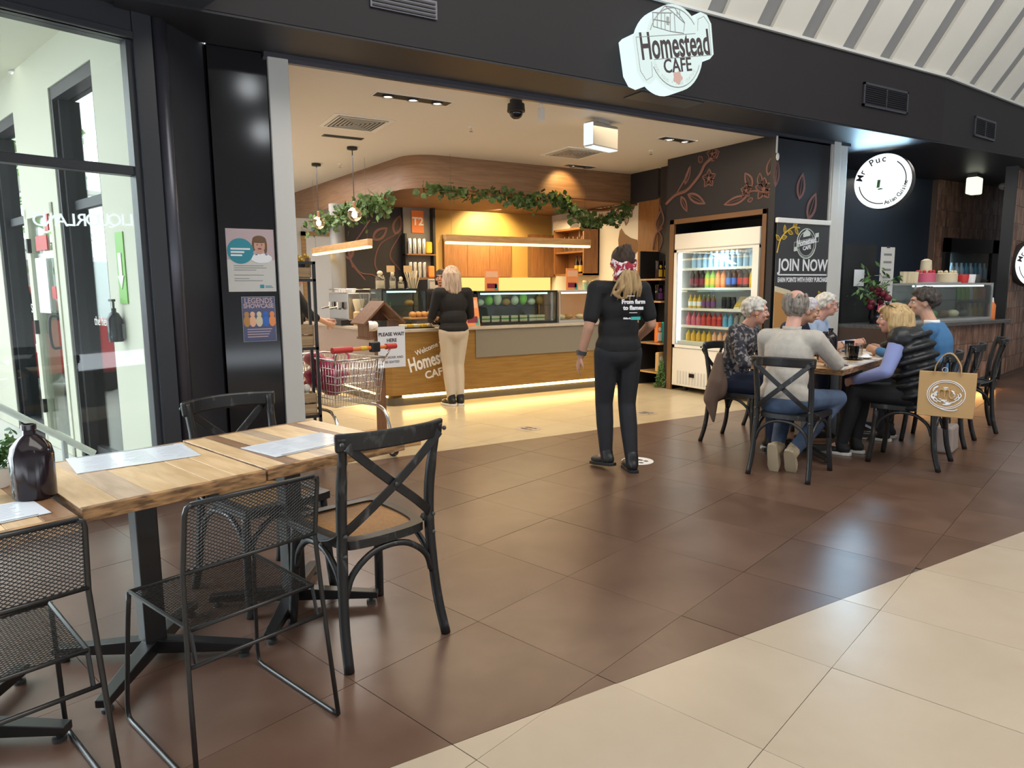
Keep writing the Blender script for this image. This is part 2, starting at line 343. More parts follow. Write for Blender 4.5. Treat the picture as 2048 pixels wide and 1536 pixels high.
# ------------------------------------------------------------------ floor: every tile its own piece
def clip(poly, n, c):          # keep n.p <= c
    out = []
    for i, a in enumerate(poly):
        b = poly[(i+1) % len(poly)]; da = n[0]*a[0]+n[1]*a[1]-c; db = n[0]*b[0]+n[1]*b[1]-c
        if da <= 0: out.append(a)
        if da*db < 0: t = da/(da-db); out.append((a[0]+(b[0]-a[0])*t, a[1]+(b[1]-a[1])*t))
    return out
def floor_build():
    g = MB(); g.b2((-6, -3, -.06), (22, 16, -.006))
    fl = struct('floor', g, 'grout')
    regions = [('tile_beige', [((0, 1), 1.75)]), ('tile_brown', [((0, -1), -1.75), ((0, 1), 5.24), ((T2.x, T2.y), 4.72)]),
               ('tile_shop', [((0, -1), -5.24), ((-1, 0), -1.0), ((1, 0), 7.6), ((0, 1), 14)]), ('tile_brown', [((0, -1), -5.24), ((-1, 0), -7.6)])]
    cells = []
    for i in range(-8, 40):
        for j in range(-6, 26):
            a, b = 1.288+.6*(i-6), 3.134+.6*(j-12)
            quad = [tuple(TT(a+u, b+w))[:2] for u, w in ((0, 0), (.6, 0), (.6, .6), (0, .6))]
            for m, cl in regions:
                p = quad
                for n, c in cl:
                    if len(p) > 2: p = clip(p, n, c)
                if len(p) < 3: continue
                cx = sum(q[0] for q in p)/len(p); cy = sum(q[1] for q in p)/len(p)
                ar = abs(sum(p[k][0]*p[(k+1) % len(p)][1]-p[(k+1) % len(p)][0]*p[k][1] for k in range(len(p))))/2
                if ar < .002: continue
                vis = False
                for q in p+[(cx, cy)]:
                    d = Vector((q[0], q[1], -CAMZ)); w = d.dot(FV)
                    if w > .3 and abs(d.dot(RV)/w*FPX) < 1050 and abs(d.dot(UV)/w*FPX) < 800: vis = True
                if cx > 13 or cy > 13 or (not vis and math.hypot(cx, cy) > 2.5): continue
                cells.append((0 if vis else 1, math.hypot(cx, cy), m, p, cx, cy, ar))
    cells.sort(key=lambda t: t[:2]); full = {}; rest = {}
    for k, (nv, d, m, p, cx, cy, ar) in enumerate(cells):
        s = 1-.0022/max(.12, math.sqrt(ar))
        q = [((x-cx)*s, (y-cy)*s) for x, y in p]
        if k < 290:
            o = obj('tile', MB().prism(q, -.012, 0), m, fl); o.location = (cx, cy, rnd.uniform(-.0006, 0)); o.rotation_euler = (rnd.uniform(-.0016, .0016), rnd.uniform(-.0016, .0016), 0)
        else: rest.setdefault(m, MB()).prism([(x+cx, y+cy) for x, y in q], -.012, 0)
    for m, b in rest.items(): obj('far_tiles', b, m, fl, kind='stuff')
floor_build()

# ------------------------------------------------------------------ bulkhead over the shop fronts
def XY(pts, z0, z1): return MB().prism(pts, z0, z1)
a6 = math.radians(5.6); E2 = Vector((8.55+6*math.cos(a6), 4.66+6*math.sin(a6), 0))
front = struct('wall_bulkhead', XY([(.2, 4.66), (8.55, 4.66), (E2.x, E2.y), (E2.x, E2.y+.5), (8.55, 5.16), (.2, 5.16)], 3.001, 3.715), 'fascia')
struct('trim_1', XY([(.6, 4.63), (8.55, 4.63), (E2.x, E2.y-.03), (E2.x, E2.y), (8.55, 4.66), (.6, 4.66)], 3.705, 3.73), 'post_white')
struct('ceiling_soffit', MB().b2((.2, 4.665, 2.985), (14.6, 5.22, 3.0)).b2((7.63, 5.22, 2.985), (14.6, 8, 3.0)), 'charcoal')
tk = MB().b2((1.1, 5.19, 2.955), (7.65, 5.30, 2.985)); tk.b2((1.1, 5.225, 2.94), (7.65, 5.265, 2.96))
struct('trim_2', tk, 'bronze')
struct('ceiling_shop', MB().b2((1.0, 5.24, 3.0), (7.65, 14.2, 3.1)), 'ceil_white')
# low ceiling over the window seats and the wall above the glass
lc = MB(); lc.prism([tuple(TT(*p))[:2] for p in ((-4, 3.0), (1.98, 3.0), (1.98, 4.75), (-4, 4.75))], 3.0, 3.2)
struct('ceiling_window', lc, 'column')
# striped cove
def cove():
    prof = [(0, 0)]; ang = 54; L = .42
    for k in range(9): prof.append((prof[-1][0]-L*math.cos(math.radians(ang)), prof[-1][1]+L*math.sin(math.radians(ang)))); ang = min(84, ang+(4 if k > 0 else 1))
    def P(x, y, z, off=0):
        if x > 8.55: d = x-8.55; return (8.55+d*math.cos(a6)-y*math.sin(a6), 4.66+d*math.sin(a6)+y*math.cos(a6), z)
        return (x, 4.66+y, z)
    back = MB(); xs = [-1, 8.55, 14.5]
    def sheet(mb, x0, x1, d0, d1):
        vs = []; n = len(prof)
        for x in (x0, x1):
            for d in (d0, d1):
                for y, z in prof: vs.append(P(x, y+d*.8, 3.73+z+d*.5))
        f = []
        for i in range(n-1): f += [(i, i+1, 2*n+i+1, 2*n+i), (n+i, 3*n+i, 3*n+i+1, n+i+1), (i, n+i, n+i+1, i+1), (2*n+i, 2*n+i+1, 3*n+i+1, 3*n+i)]
        f += [(0, 2*n, 3*n, n), (n-1, 2*n-1, 4*n-1, 3*n-1)]
        mb.add(vs, f)
    sheet(back, -1, 8.55, .04, .10); sheet(back, 8.55, 14.5, .04, .10)
    c = struct('ceiling_cove', back, 'cove_grey')
    for k in range(-9, 14):
        x = 5.58+.63*k; b = MB()
        if x < 8.55 < x+.42: sheet(b, x, 8.55, 0, .038); sheet(b, 8.55, x+.42, 0, .038)
        else: sheet(b, x, x+.42, 0, .038)
        obj('panel', b, 'cove_panel', c)
cove()
# grilles on the bulkhead
def grille(label, p, rz, w, h, n, dark):
    t = thing('wall_grille', label, 'vent', p, rz); f = MB(); e = .022
    for x0, x1, z0, z1 in ((-w/2, w/2, -h/2, -h/2+e), (-w/2, w/2, h/2-e, h/2), (-w/2, -w/2+e, -h/2, h/2), (w/2-e, w/2, -h/2, h/2)): f.b2((x0, -.02, z0), (x1, 0, z1))
    obj('frame', f, 'bronze', t); obj('backing', MB().b2((-w/2, -.006, -h/2), (w/2, -.002, h/2)), 'black_paint', t)
    for k in range(n):
        z = -h/2+e+(h-2*e)*(k+.5)/n
        obj('slat', MB().box((0, 0, 0), (w-2*e, .022, .004), TR(0, -.012, z) @ Matrix.Rotation(.6, 4, 'X')), dark, t)
    obj('divider', MB().b2((-.006, -.022, -h/2), (.006, -.004, h/2)), 'bronze', t)
grille('wide slatted air grille on dark bulkhead above the round Mr Puc sign', (7.41, 4.66, 3.335), 0, .80, .235, 9, 'bronze')
grille('air grille on the bulkhead at right, past its corner', (8.55+1.15*math.cos(a6), 4.66+1.15*math.sin(a6), 3.285), a6, .62, .235, 9, 'bronze')
t = thing('slot_diffuser', 'black slot air diffuser on bulkhead at top edge above cafe entrance', 'vent', (1.92, 4.655, 3.26)); obj('frame', MB().b2((-.24, -.01, -.06), (.24, .0, .06)), 'bronze', t)
for k in range(4): obj('slat', MB().b2((-.225, -.018, -.05+k*.027), (.225, -.008, -.038+k*.027)), 'black_paint', t)
t = thing('soffit_panel', 'dark access panel set into the soffit below the cafe sign', 'panel', (4.4, 4.80, 2.984)); obj('panel_face', MB().b2((-.36, -.115, -.006), (.36, .115, 0)), 'navy_wall', t)

# ------------------------------------------------------------------ cafe opening: posts, dark piers
struct('trim_3', MB().b2((1.125, 5.20, 0), (1.265, 5.34, 3.0)), 'post_white', bevel=.006)
pr = MB().b2((7.33, 5.20, 0), (7.615, 5.40, 3.0)); pr.b2((7.345, 5.185, 0), (7.47, 5.2, 3.0))
struct('trim_4', pr, 'post_white', bevel=.006)
struct('wall_left_pier', MB().b2((.74, 5.235, 0), (1.125, 5.30, 3.0)), 'black_gloss')
pc = [tuple(TT(*p))[:2] for p in ((1.90, 4.60), (2.21, 4.80))]
struct('wall_column', XY([pc[0], pc[1], (.74, 5.30), (.74, 5.6), tuple(TT(1.9, 5.3))[:2]], 0, 3.4), 'charcoal')
MT = TR() @ RZ(TW)
jf = MB(); jf.b2((1.69, 4.56, 0), (1.80, 4.78, 3.4), MT); jf.b2((1.655, 4.585, .1), (1.70, 4.66, 3.4), MT)
struct('trim_5', jf, 'column', bevel=.004)
struct('trim_6', MB().tube([TT(1.85, 4.60, 0), TT(1.85, 4.60, 3.4)], .05, 20), 'bronze', smooth=True)
# window: head, transom, sill, glass
wf = MB(); wf.b2((-4, 4.57, 2.83), (1.69, 4.72, 3.2), MT); wf.b2((-4, 4.60, 2.05), (1.69, 4.68, 2.105), MT); wf.b2((-4, 4.56, 0), (1.69, 4.72, .10), MT); wf.b2((-4, 4.55, 2.83), (1.69, 4.60, 2.87), MT)
w1 = struct('window_1', wf, 'column', bevel=.004)
for z0, z1 in ((.1, 2.05), (2.105, 2.83)): obj('pane', MB().b2((-4, 4.637, z0), (1.68, 4.645, z1), MT), 'pane', w1)
lt = MB()
for ch, x in zip('LIQUORLAND', (259, 246, 229, 207, 186, 163, 143, 122, 101, 79)):
    d = ray(x, 441); k = 4.632/d.dot(T2); p = Vector((0, 0, CAMZ))+d*k
    lt.text(ch, .10, TR(*p) @ RZ(TW) @ XZ, .001, off=.001, sx=-1)
obj('lettering', lt, emis('lit_letters', (.9, 1, 1), 1.0).name, w1, label='white LIQUORLAND letters, mirrored, on the glass')

# ------------------------------------------------------------------ outside the glass: lobby wall with openings, street
G = 'cream'
lw = MB()
for a, b, z0, z1 in ((4.72, 5.35, 0, 3.2), (6.33, 6.48, 0, 3.2), (7.28, 7.36, 0, 3.2), (6.48, 7.28, 2.06, 3.2), (8.3, 12, 0, 3.2), (5.35, 6.33, 2.89, 3.2), (7.36, 8.3, 2.89, 3.2)): lw.b2((1.70, a, z0), (1.86, b, z1), MT)
struct('wall_lobby', lw, 'cream')
struct('ceiling_lobby', MB().b2((.72, 4.75, 3.2), (1.86, 12, 3.3), MT), 'cream')
lf = MB()
for a, b in ((5.35, 6.33), (7.36, 8.3)):
    lf.b2((1.71, a, 2.80), (1.85, b, 2.89), MT); lf.b2((1.71, b-.05, 0), (1.86, b, 2.8), MT); lf.b2((1.71, a, 0), (1.85, a+.04, 2.8), MT); lf.b2((1.78, a, 1.98), (1.84, b, 2.05), MT); lf.b2((1.78, a, 0), (1.84, b, .12), MT); lf.b2((1.74, b-.10, 0), (1.88, b-.05, 2.8), MT)
w2 = struct('window_2', lf, 'charcoal')
for a, b in ((5.35, 6.33), (7.36, 8.3)): obj('pane', MB().b2((1.80, a, .1), (1.806, b, 2.8), MT), 'pane', w2)
tx = MB(); tx.text('the herita', .10, TR(*TT(1.795, 5.85, 1.13)) @ RZ(TW-PI/2) @ XZ, .001); tx.text('Shop', .12, TR(*TT(1.795, 7.7, 1.2)) @ RZ(TW-PI/2) @ XZ, .001); tx.text('play', .12, TR(*TT(1.795, 7.7, .85)) @ RZ(TW-PI/2) @ XZ, .001)
obj('lettering', tx, 'white', w2, label='white lettering on the lobby glass')
d1 = thing('door_1', 'glass door with cream frame in the lobby wall outside', 'door', TT(1.72, 6.88), TW); d1['kind'] = 'structure'
df = MB()
for a, b, z0, z1 in ((-.40, -.33, 0, 2.06), (.33, .40, 0, 2.06), (-.4, .4, 1.98, 2.06), (-.4, .4, 0, .12)): df.b2((-.03, a, z0), (.03, b, z1))
obj('frame', df, 'cream', d1); obj('pane', MB().b2((-.006, -.33, .12), (.006, .33, 1.98)), 'pane', d1)
for z in (.35, 1.05, 1.75): obj('hinge', MB().b2((-.05, .32, z-.06), (-.02, .36, z+.06)), 'black_paint', d1)
obj('handle', MB().tube(bez([(-.03, -.30, .90), (-.09, -.30, .92), (-.09, -.30, 1.14), (-.03, -.30, 1.16)], 6), .012, 8), 'dark_grey', d1, True)
obj('notice', MB().b2((-.035, -.12, 1.20), (-.02, .16, 1.62)).b2((-.037, -.14, 1.18), (-.034, .18, 1.64)), 'paper', d1, label='white framed notice')
obj('sticker', MB().b2((-.03, -.18, 1.70), (-.02, .14, 1.82)), 'red', d1, label='red and white sticker')
obj('sticker', MB().b2((-.03, -.31, 1.30), (-.02, -.2, 1.40)), 'red', d1, label='red sticker beside the handle')
obj('sticker', MB().b2((-.03, -.26, 1.85), (-.02, -.16, 1.98)), 'red', d1, label='red and white sticker')
gs = thing('exit_arrow_sign', 'bright green wall sign above the soap dispenser outside the glass', 'sign', TT(1.70, 5.08, 1.51), TW)
obj('plate', MB().b2((-.008, -.075, -.235), (0, .065, .235)), 'green_sign', gs); obj('symbol', MB().prism([(-.03, .1), (.03, .1), (.03, -.05), (.055, -.05), (0, -.14), (-.055, -.05), (-.03, -.05)], 0, .002, TR(-.010, 0, 0) @ RZ(-PI/2) @ XZ), 'white', gs)
sd = thing('soap_dispenser', 'dark pump bottle of hand sanitiser fixed to the cream lobby wall', 'dispenser', TT(1.65, 5.15, 1.02), TW)
obj('bottle', MB().lathe([(.045, 0), (.048, .02), (.048, .15), (.03, .19), (.015, .20), (.015, .225)], 14), 'black_gloss', sd, 40)
obj('pump', MB().cyl((0, 0, .22), (0, 0, .275), .008, 8).b2((-.012, -.01, .27), (.012, .055, .285)), 'dark_grey', sd); obj('wall_bracket', MB().b2((.03, -.05, .02), (.05, .05, .12)), 'mid_grey', sd)
for k, (x, y) in enumerate(((38, 147), (243, 269))):
    p = on_z(x, y, 3.19); t = thing('ceiling_downlight', ('round downlight in the lobby ceiling at far left', 'round downlight in the lobby ceiling near the window jamb')[k], 'ceiling light', (p.x, p.y, 3.195))
    obj('trim_ring', MB().lathe([(.075, 0), (.075, -.01), (.06, -.012)], 20), 'white', t); obj('lens', MB().lathe([(.058, -.006), (.056, -.013)], 20), 'down_w', t) if 'down_w' in MAT else obj('lens', MB().lathe([(.058, -.006), (.056, -.013)], 20), emis('down_w', (1, 1, .95), 4).name, t)
hr = thing('handrail', 'white sloping handrail outside the window behind the left tables', 'handrail', TT(0, 0), TW)
obj('rail', MB().tube([(.3, 5.2, .76+.41), (.976, 5.2, .655), (1.47, 5.2, .27)], .022, 10), 'white', hr, True)
for x, z in ((.5, 1.02), (1.3, .40)): obj('post', MB().cyl((x, 5.2, 0), (x, 5.2, z), .018), 'alu', hr)
struct('floor_street', MB().b2((-30, 4.75, -.05), (1.0, 60, -.012), None), 'road')
cb = thing('street_canopy', 'white canopy beam outside beyond the lobby openings', 'canopy', (0, 0, 0)); obj('beam', MB().b2((-9, 12.0, 2.75), (.9, 12.25, 2.95)), 'white', cb)
for x in (-6, -3.2, -.6): obj('post', MB().b2((x-.05, 12.05, 0), (x+.05, 12.15, 2.75)), 'alu', cb)
def tree(x, y, h, r, label):
    t = thing('street_tree', label, 'tree', (x, y, 0), 0, 'trees across the street')
    obj('trunk', MB().tube(bez([(0, 0, 0), (.05, .1, h*.3), (-.05, 0, h*.6)], 5), [.16-.004*i for i in range(11)], 8), 'brown', t, True)
    b = MB(); R = random.Random(int(x*10+y))
    for k in range(900):
        u = Vector((R.gauss(0, 1), R.gauss(0, 1), R.gauss(0, 1))).normalized()*r*(R.random()**.33); c = Vector((0, 0, h*.72))+Vector((u.x, u.y, u.z*1.05)); s = R.uniform(.08, .2)
        e = Quaternion((R.gauss(0, 1), R.gauss(0, 1), R.gauss(0, 1), 1)).normalized().to_matrix()
        b.add([c+e @ Vector(q)*s for q in ((0, -1, 0), (.5, 0, .1), (0, 1, 0), (-.5, 0, .1))], [(0, 1, 2, 3)])
    obj('leaves', b, 'tree_leaf', t, kind='stuff')
tree(-1.6, 21, 5.4, 2.2, 'leafy street tree seen through the nearer lobby opening'); tree(-7.2, 22, 5.6, 2.4, 'leafy street tree seen through the farther lobby opening'); tree(3.4, 24, 5.8, 2.2, 'leafy street tree standing farthest right beyond the lobby')
struct('wall_street', MB().b2((-30, 30, 0), (3, 31, 2.6)), 'alu')
struct('wall_opposite', MB().b2((-9, -6.2, 0), (16, -6.0, 6.9)), 'mid_grey')
struct('ceiling_mall', MB().b2((-9, -6.2, 6.8), (16, 4.9, 6.9)), 'cove_panel')
struct('wall_mall_end', MB().b2((16, -6.2, 0), (16.2, 8, 6.9)), 'mid_grey'); struct('wall_mall_near', MB().b2((-9.2, -6.2, 0), (-9, 6, 6.9)), 'mid_grey')
struct('wall_window_side', MB().b2((-9.5, 4.6, 0), (-4, 4.8, 6.9), MT).b2((-4, 4.62, 3.2), (2.3, 4.8, 6.9), MT), 'column')
emis('mall_lamp', (.92, .97, 1), 14)
for k, (x, y) in enumerate(((497, 175), (525, 265))):
    q = on_y(x, y, 5.235); d = ray(x, y); d.y = -d.y; q = q+d*((-5.98-q.y)/d.y); ML = XZ @ Matrix.Rotation(PI, 4, 'X'); t = thing('wall_lamp', ('higher', 'lower')[k]+' round wall lamp across the mall, seen as a reflection in the black pier', 'lamp', (q.x, -5.995, q.z)); obj('trim_ring', MB().lathe([(.24, 0), (.24, .04), (.21, .045)], 24, ML), 'white', t); obj('lens', MB().lathe([(.21, .03), (.2, .06)], 24, ML), 'mall_lamp', t)
struct('floor_lobby', MB().b2((-6, 4.74, -.011), (1.72, 12, -.004), MT), 'post_white')
car = thing('parked_car', 'red car parked in the street beyond the lobby', 'car', (-1.5, 11.0, 0), .1)
cbm = MB(); prof = [(-2, .3), (-2.05, .7), (-1.9, .95), (-1.2, 1.0), (-.7, 1.42), (.7, 1.45), (1.3, 1.0), (1.95, .9), (2.05, .6), (2, .3)]
cbm.prism(prof, -.8, .8, XZ); obj('body', cbm, 'red', car, bevel=.06)
obj('side_window', MB().prism([(-1.05, 1.0), (-.65, 1.36), (.65, 1.38), (1.12, 1.0)], .80, .81, XZ), 'black_gloss', car)
for x in (-1.25, 1.3):
    for y in (-.78, .62): obj('wheel', MB().cyl((x, y, .31), (x, y+.16, .31), .31, 20), 'black_paint', car)
# ------------------------------------------------------------------ cafe shell
def bulk():
    poly = [(3.37+.4, 8.15)]; poly = arc((3.77, 8.55), .4, -PI/2, -PI, 8, lambda u, v: (u, v))+[(2.98, 12.6), (3.4, 12.6), (3.65, 10.3), (6.95, 10.3), (6.95, 8.15)]
    b = MB(); b.prism(poly, 2.6, 3.0); return b
struct('wall_cafe_bulkhead', bulk(), 'bulk_wood', smooth=50)
struct('trim_7', MB().b2((3.8, 8.16, 2.575), (6.9, 8.22, 2.60)), 'cabinet_wood')
struct('wall_far', MB().b2((.9, 14, 0), (4.6, 14.1, 3.0)), 'white')
struct('wall_left', MB().b2((.95, 5.5, 0), (1.05, 14.1, 3.0)), 'white')
struct('wall_black', MB().b2((3.2, 10.3, 0), (4.64, 10.45, 2.6)), 'wall_black')
struct('trim_8', MB().tube([(3.1, 10.32, 0), (3.1, 10.32, 2.6)], .11, 16), 'mid_grey', smooth=True)
struct('wall_back', MB().b2((4.64, 10.3, 0), (7.0, 10.45, 2.6)), 'mustard')
wr = struct('wall_right', MB().b2((6.9, 7.0, 0), (7.05, 10.3, 3.0)), 'white')
ws_ = struct('wall_side', MB().b2((6.84, 7.0, 0), (6.9, 7.50, 3.0)).b2((6.85, 7.56, 2.58), (6.9, 8.15, 3.0)), 'wall_black')
b = MB(); MS_ = Matrix(((0, 0, -1, 6.838), (-1, 0, 0, 0), (0, 1, 0, 0), (0, 0, 0, 1)))
for p in ([(1310, 520), (1325, 480), (1312, 450), (1322, 420)], [(1318, 460), (1328, 440), (1320, 410)], [(1306, 500), (1312, 470), (1326, 455)]): b.tube(bez([(-on_x(x, y, 6.84).y, on_x(x, y, 6.84).z, 0) for x, y in p], 6), .014, 5, MS_)
obj('mural', b, 'mural_line', ws_, label='pink painted stems')
struct('trim_9', MB().b2((6.86, 7.55, 1.1), (6.905, 7.98, 2.6)), 'cabinet_wood')
d2 = thing('door_2', 'pale door in timber frame on the far white wall', 'door', (3.9, 13.98, 0)); d2['kind'] = 'structure'
dfr = MB(); dfr.b2((-.42, -.05, 0), (-.34, .02, 2.48)); dfr.b2((.34, -.05, 0), (.42, .02, 2.48)); dfr.b2((-.42, -.05, 2.4), (.42, .02, 2.48)); obj('frame', dfr, 'bench_wood', d2); obj('leaf', MB().b2((-.34, -.03, 0), (.34, 0, 2.4)), 'paper', d2)
# mural wall with fridge niche
mw = MB(); mw.b2((6.5, 5.32, 2.2), (7.3, 7.0, 3.0)); mw.b2((6.5, 6.90, 0), (7.3, 7.0, 2.2)); mw.b2((6.5, 5.32, 0), (7.3, 5.40, 2.2)); mw.b2((7.22, 5.4, 0), (7.3, 6.9, 2.2))
wm = struct('wall_mural', mw, 'charcoal')
nf = MB(); nf.b2((6.485, 6.84, 0), (6.52, 6.92, 2.22)); nf.b2((6.485, 5.38, 0), (6.52, 5.44, 2.22)); nf.b2((6.485, 5.38, 2.16), (6.52, 6.92, 2.22)); struct('trim_10', nf, 'brown', bevel=.003)
wp = struct('wall_panel', MB().b2((6.42, 5.225, 0), (7.33, 5.30, 2.97)), 'charcoal')
# branches, leaves and blossoms of the mural, as raised paint
def leaf2(mb, x, y, a, L, w, M, ring=.012):
    n = 8; o = []
    for k in range(n+1): t = k/n; o.append((L*t, w*math.sin(PI*t)**.8*(1-.35*t)))
    o += [(p[0], -p[1]) for p in o[-2:0:-1]]; R = M @ TR(x, y, 0) @ RZ(a)
    cx = L*.5; inn = [(cx+(p[0]-cx)*.74, p[1]*.55) for p in o]; k = len(o)
    vs = [(p[0], p[1], .002) for p in o]+[(p[0], p[1], .002) for p in inn]
    mb.add(vs, [(i, (i+1) % k, k+(i+1) % k, k+i) for i in range(k)], R)
    mb.tube([(L*.12, 0, .002), (L*.8, 0, .002)], .004, 4, R)
def flower2(mb, x, y, r, M):
    for k in range(5): leaf2(mb, x, y, k*2*PI/5+.3, r, r*.42, M)
    mb.lathe([(r*.22, 0), (r*.2, .004)], 10, M @ TR(x, y, 0)); 
def stem2(mb, pts, r, M): mb.tube(bez([(p[0], p[1], 0) for p in pts], 6), r, 5, M)
MX = Matrix(((0, 0, -1, 6.498), (-1, 0, 0, 0), (0, 1, 0, 0), (0, 0, 0, 1)))     # (-Y, z) drawing on the x = 6.5 face
m1 = MB()
def dx(x, y): p = on_x(x, y, 6.5); return (-p.y, p.z)
stem2(m1, [dx(1333, 408), dx(1352, 390), dx(1375, 380), dx(1400, 350), dx(1410, 330), dx(1425, 315)], .022, MX)
stem2(m1, [dx(1352, 390), dx(1372, 355), dx(1379, 335)], .012, MX)
for x, y, q, r in ((1370, 370, (1382, 330), .05), (1375, 388, (1412, 408), .07), (1362, 392, (1375, 424), .06), (1495, 393, (1447, 410), .06), (1505, 375, (1490, 345), .07), (1520, 372, (1520, 345), .05), (1536, 352, (1545, 312), .06), (1405, 325, (1397, 312), .05), (1420, 322, (1440, 302), .06), (1500, 395, (1502, 405), .05)):
    a = dx(x, y); b = dx(*q); leaf2(m1, a[0], a[1], math.atan2(b[1]-a[1], b[0]-a[0]), math.hypot(b[0]-a[0], b[1]-a[1]), r, MX)
for x, y, r in ((1418, 357, .12), (1528, 378, .13), (1493, 381, .09), (1425, 308, .10)): a = dx(x, y); flower2(m1, a[0], a[1], r, MX)
stem2(m1, [dx(1495, 386), dx(1510, 382), dx(1530, 385), dx(1548, 385)], .012, MX)
obj('mural', m1, 'mural_line', wm, label='dusty pink branches with leaves and blossoms painted on the black wall')
m2 = MB(); MP = TR(0, 5.223, 0) @ XZ
def dy(x, y): p = on_y(x, y, 5.223); return (p.x, p.z)
for x, y, q, r in ((1550, 375, (1556, 320), .06), (1598, 400, (1606, 345), .09), (1615, 440, (1632, 385), .10), (1600, 500, (1612, 440), .10)):
    a = dy(x, y); b = dy(*q); leaf2(m2, a[0], a[1], math.atan2(b[1]-a[1], b[0]-a[0]), math.hypot(b[0]-a[0], b[1]-a[1]), r, MP)
obj('mural', m2, 'mural_line', wp, label='pink leaf outlines on the folding panel')
m3 = MB(); MR = Matrix(((0, 0, -1, 6.897), (-1, 0, 0, 0), (0, 1, 0, 0), (0, 0, 0, 1)))
def dw(x, y): p = on_x(x, y, 6.9); return (-p.y, p.z)
stem2(m3, [dw(1150, 405), dw(1175, 418), dw(1210, 420), dw(1245, 412), dw(1275, 408)], .022, MR); stem2(m3, [dw(1170, 410), dw(1185, 440), dw(1172, 462)], .014, MR)
for x, y, q, r in ((1175, 418, (1152, 405), .07), (1185, 435, (1172, 462), .07), (1255, 430, (1252, 452), .06), (1240, 415, (1222, 445), .05), (1215, 418, (1198, 402), .06)):
    a = dw(x, y); b = dw(*q); leaf2(m3, a[0], a[1], math.atan2(b[1]-a[1], b[0]-a[0]), math.hypot(b[0]-a[0], b[1]-a[1]), r, MR)
for x, y, r in ((1222, 408, .13), (1258, 420, .14)): a = dw(x, y); flower2(m3, a[0], a[1], r, MR)
bud = [dw(*p) for p in ((1238, 500), (1237, 480), (1240, 462), (1243, 457), (1250, 468), (1262, 476), (1275, 480), (1277, 500), (1268, 512))]
m3.prism(bud, 0, .003, MR)
obj('mural', m3, 'brown', wr, label='dark branch, blossoms and bud painted on the white wall')
m4 = MB(); MB_ = TR(0, 10.298, 0) @ XZ
def db(x, y): p = on_y(x, y, 10.298); return (p.x, p.z)
for s in ([(700, 520), (720, 545), (745, 550), (760, 560)], [(695, 500), (705, 530), (730, 560)], [(740, 440), (720, 470), (700, 500), (705, 535)], [(770, 560), (750, 530), (760, 490), (790, 470)], [(800, 540), (780, 510), (800, 470)]): stem2(m4, [db(*p) for p in s], .012, MB_)
for x, y, q, r in ((700, 520, (690, 480), .12), (745, 480, (775, 455), .1), (790, 470, (800, 430), .1)): a = db(x, y); b = db(*q); leaf2(m4, a[0], a[1], math.atan2(b[1]-a[1], b[0]-a[0]), math.hypot(b[0]-a[0], b[1]-a[1]), r, MB_)
obj('mural', m4, 'mural_line', bpy.data.objects['wall_black'], label='thin swirling lines painted on the black wall')

# ------------------------------------------------------------------ things on the cafe ceiling
def downlight(p, n, label, lit):
    t = thing('downlight', label, 'ceiling light', (p.x, p.y, 3.0)); L = .115*n
    obj('trim_frame', MB().b2((-L-.015, -.075, -.006), (L+.015, .075, 0)), 'white', t); obj('recess', MB().b2((-L, -.06, -.008), (L, .06, -.005)), 'black_paint', t)
    for k in range(n):
        x = -L+.115+.23*k
        obj('lamp_ring', MB().lathe([(.05, -.006), (.052, -.02), (.042, -.022), (.04, -.008)], 16, c=(x, 0, 0)), 'bronze', t, 40)
        obj('lamp', MB().lathe([(.038, -.008), (.034, -.014)], 16, c=(x, 0, 0)), 'down' if lit else 'alu', t)
downlight(on_z(826, 197, 3), 3, 'three-lamp recessed downlight in cafe ceiling nearest the entrance', 1)
downlight(on_z(1354, 279, 3), 2, 'two-lamp recessed downlight in cafe ceiling near the mural wall', 1)
downlight(on_z(1160, 332, 3), 2, 'small recessed downlight right above the timber bulkhead', 0)
def diffuser(p, w, label):
    t = thing('ceiling_diffuser', label, 'vent', (p.x, p.y, 3.0)); obj('frame', MB().b2((-w/2-.05, -w/2-.05, -.008), (w/2+.05, w/2+.05, 0)), 'white', t)
    obj('cavity', MB().b2((-w/2, -w/2, -.010), (w/2, w/2, -.007)), 'black_paint', t)
    for k in range(7):
        s = w/2*(1-k/7); e = .018
        for q in range(4): obj('vane', MB().box((0, -s+.01, -.014), (2*s-.02, e, .003), RZ(q*PI/2) @ TR(0, 0, 0)), 'alu' if k else 'white', t)
diffuser(on_z(712, 246, 3), .5, 'square white louvred air diffuser above the cafe entrance, left'); diffuser(on_z(1148, 306, 3), .5, 'square white louvred air diffuser behind the lit exit box')
p = on_z(686, 274, 3); t = thing('slot_vent', 'narrow black slot in cafe ceiling beside the left pendant', 'vent', (p.x, p.y, 3)); obj('frame', MB().b2((-.22, -.05, -.006), (.22, .05, 0)), 'black_paint', t); obj('slat', MB().b2((-.2, -.008, -.010), (.2, .008, -.005)), 'dark_grey', t)
p = on_z(1032, 200, 3); t = thing('security_camera', 'black dome camera hanging from the cafe ceiling', 'camera', (p.x, p.y, 3))
obj('housing', MB().lathe([(.055, 0), (.055, -.03), (.075, -.035), (.08, -.10), (.07, -.105)], 20), 'black_paint', t, 40); d = MB(); d.ell((0, 0, -.105), (.062, .062, .06)); obj('dome', d, 'black_gloss', t, True)
p = on_z(1082, 208, 3); t = thing('sensor_box', 'small white sensor hanging beside the dome camera', 'sensor', (p.x, p.y, 3)); obj('stem', MB().cyl((0, 0, 0), (0, 0, -.03), .012), 'white', t); obj('body', MB().box((0, 0, -.09), (.05, .05, .12)), 'ceil_white', t, bevel=.008)
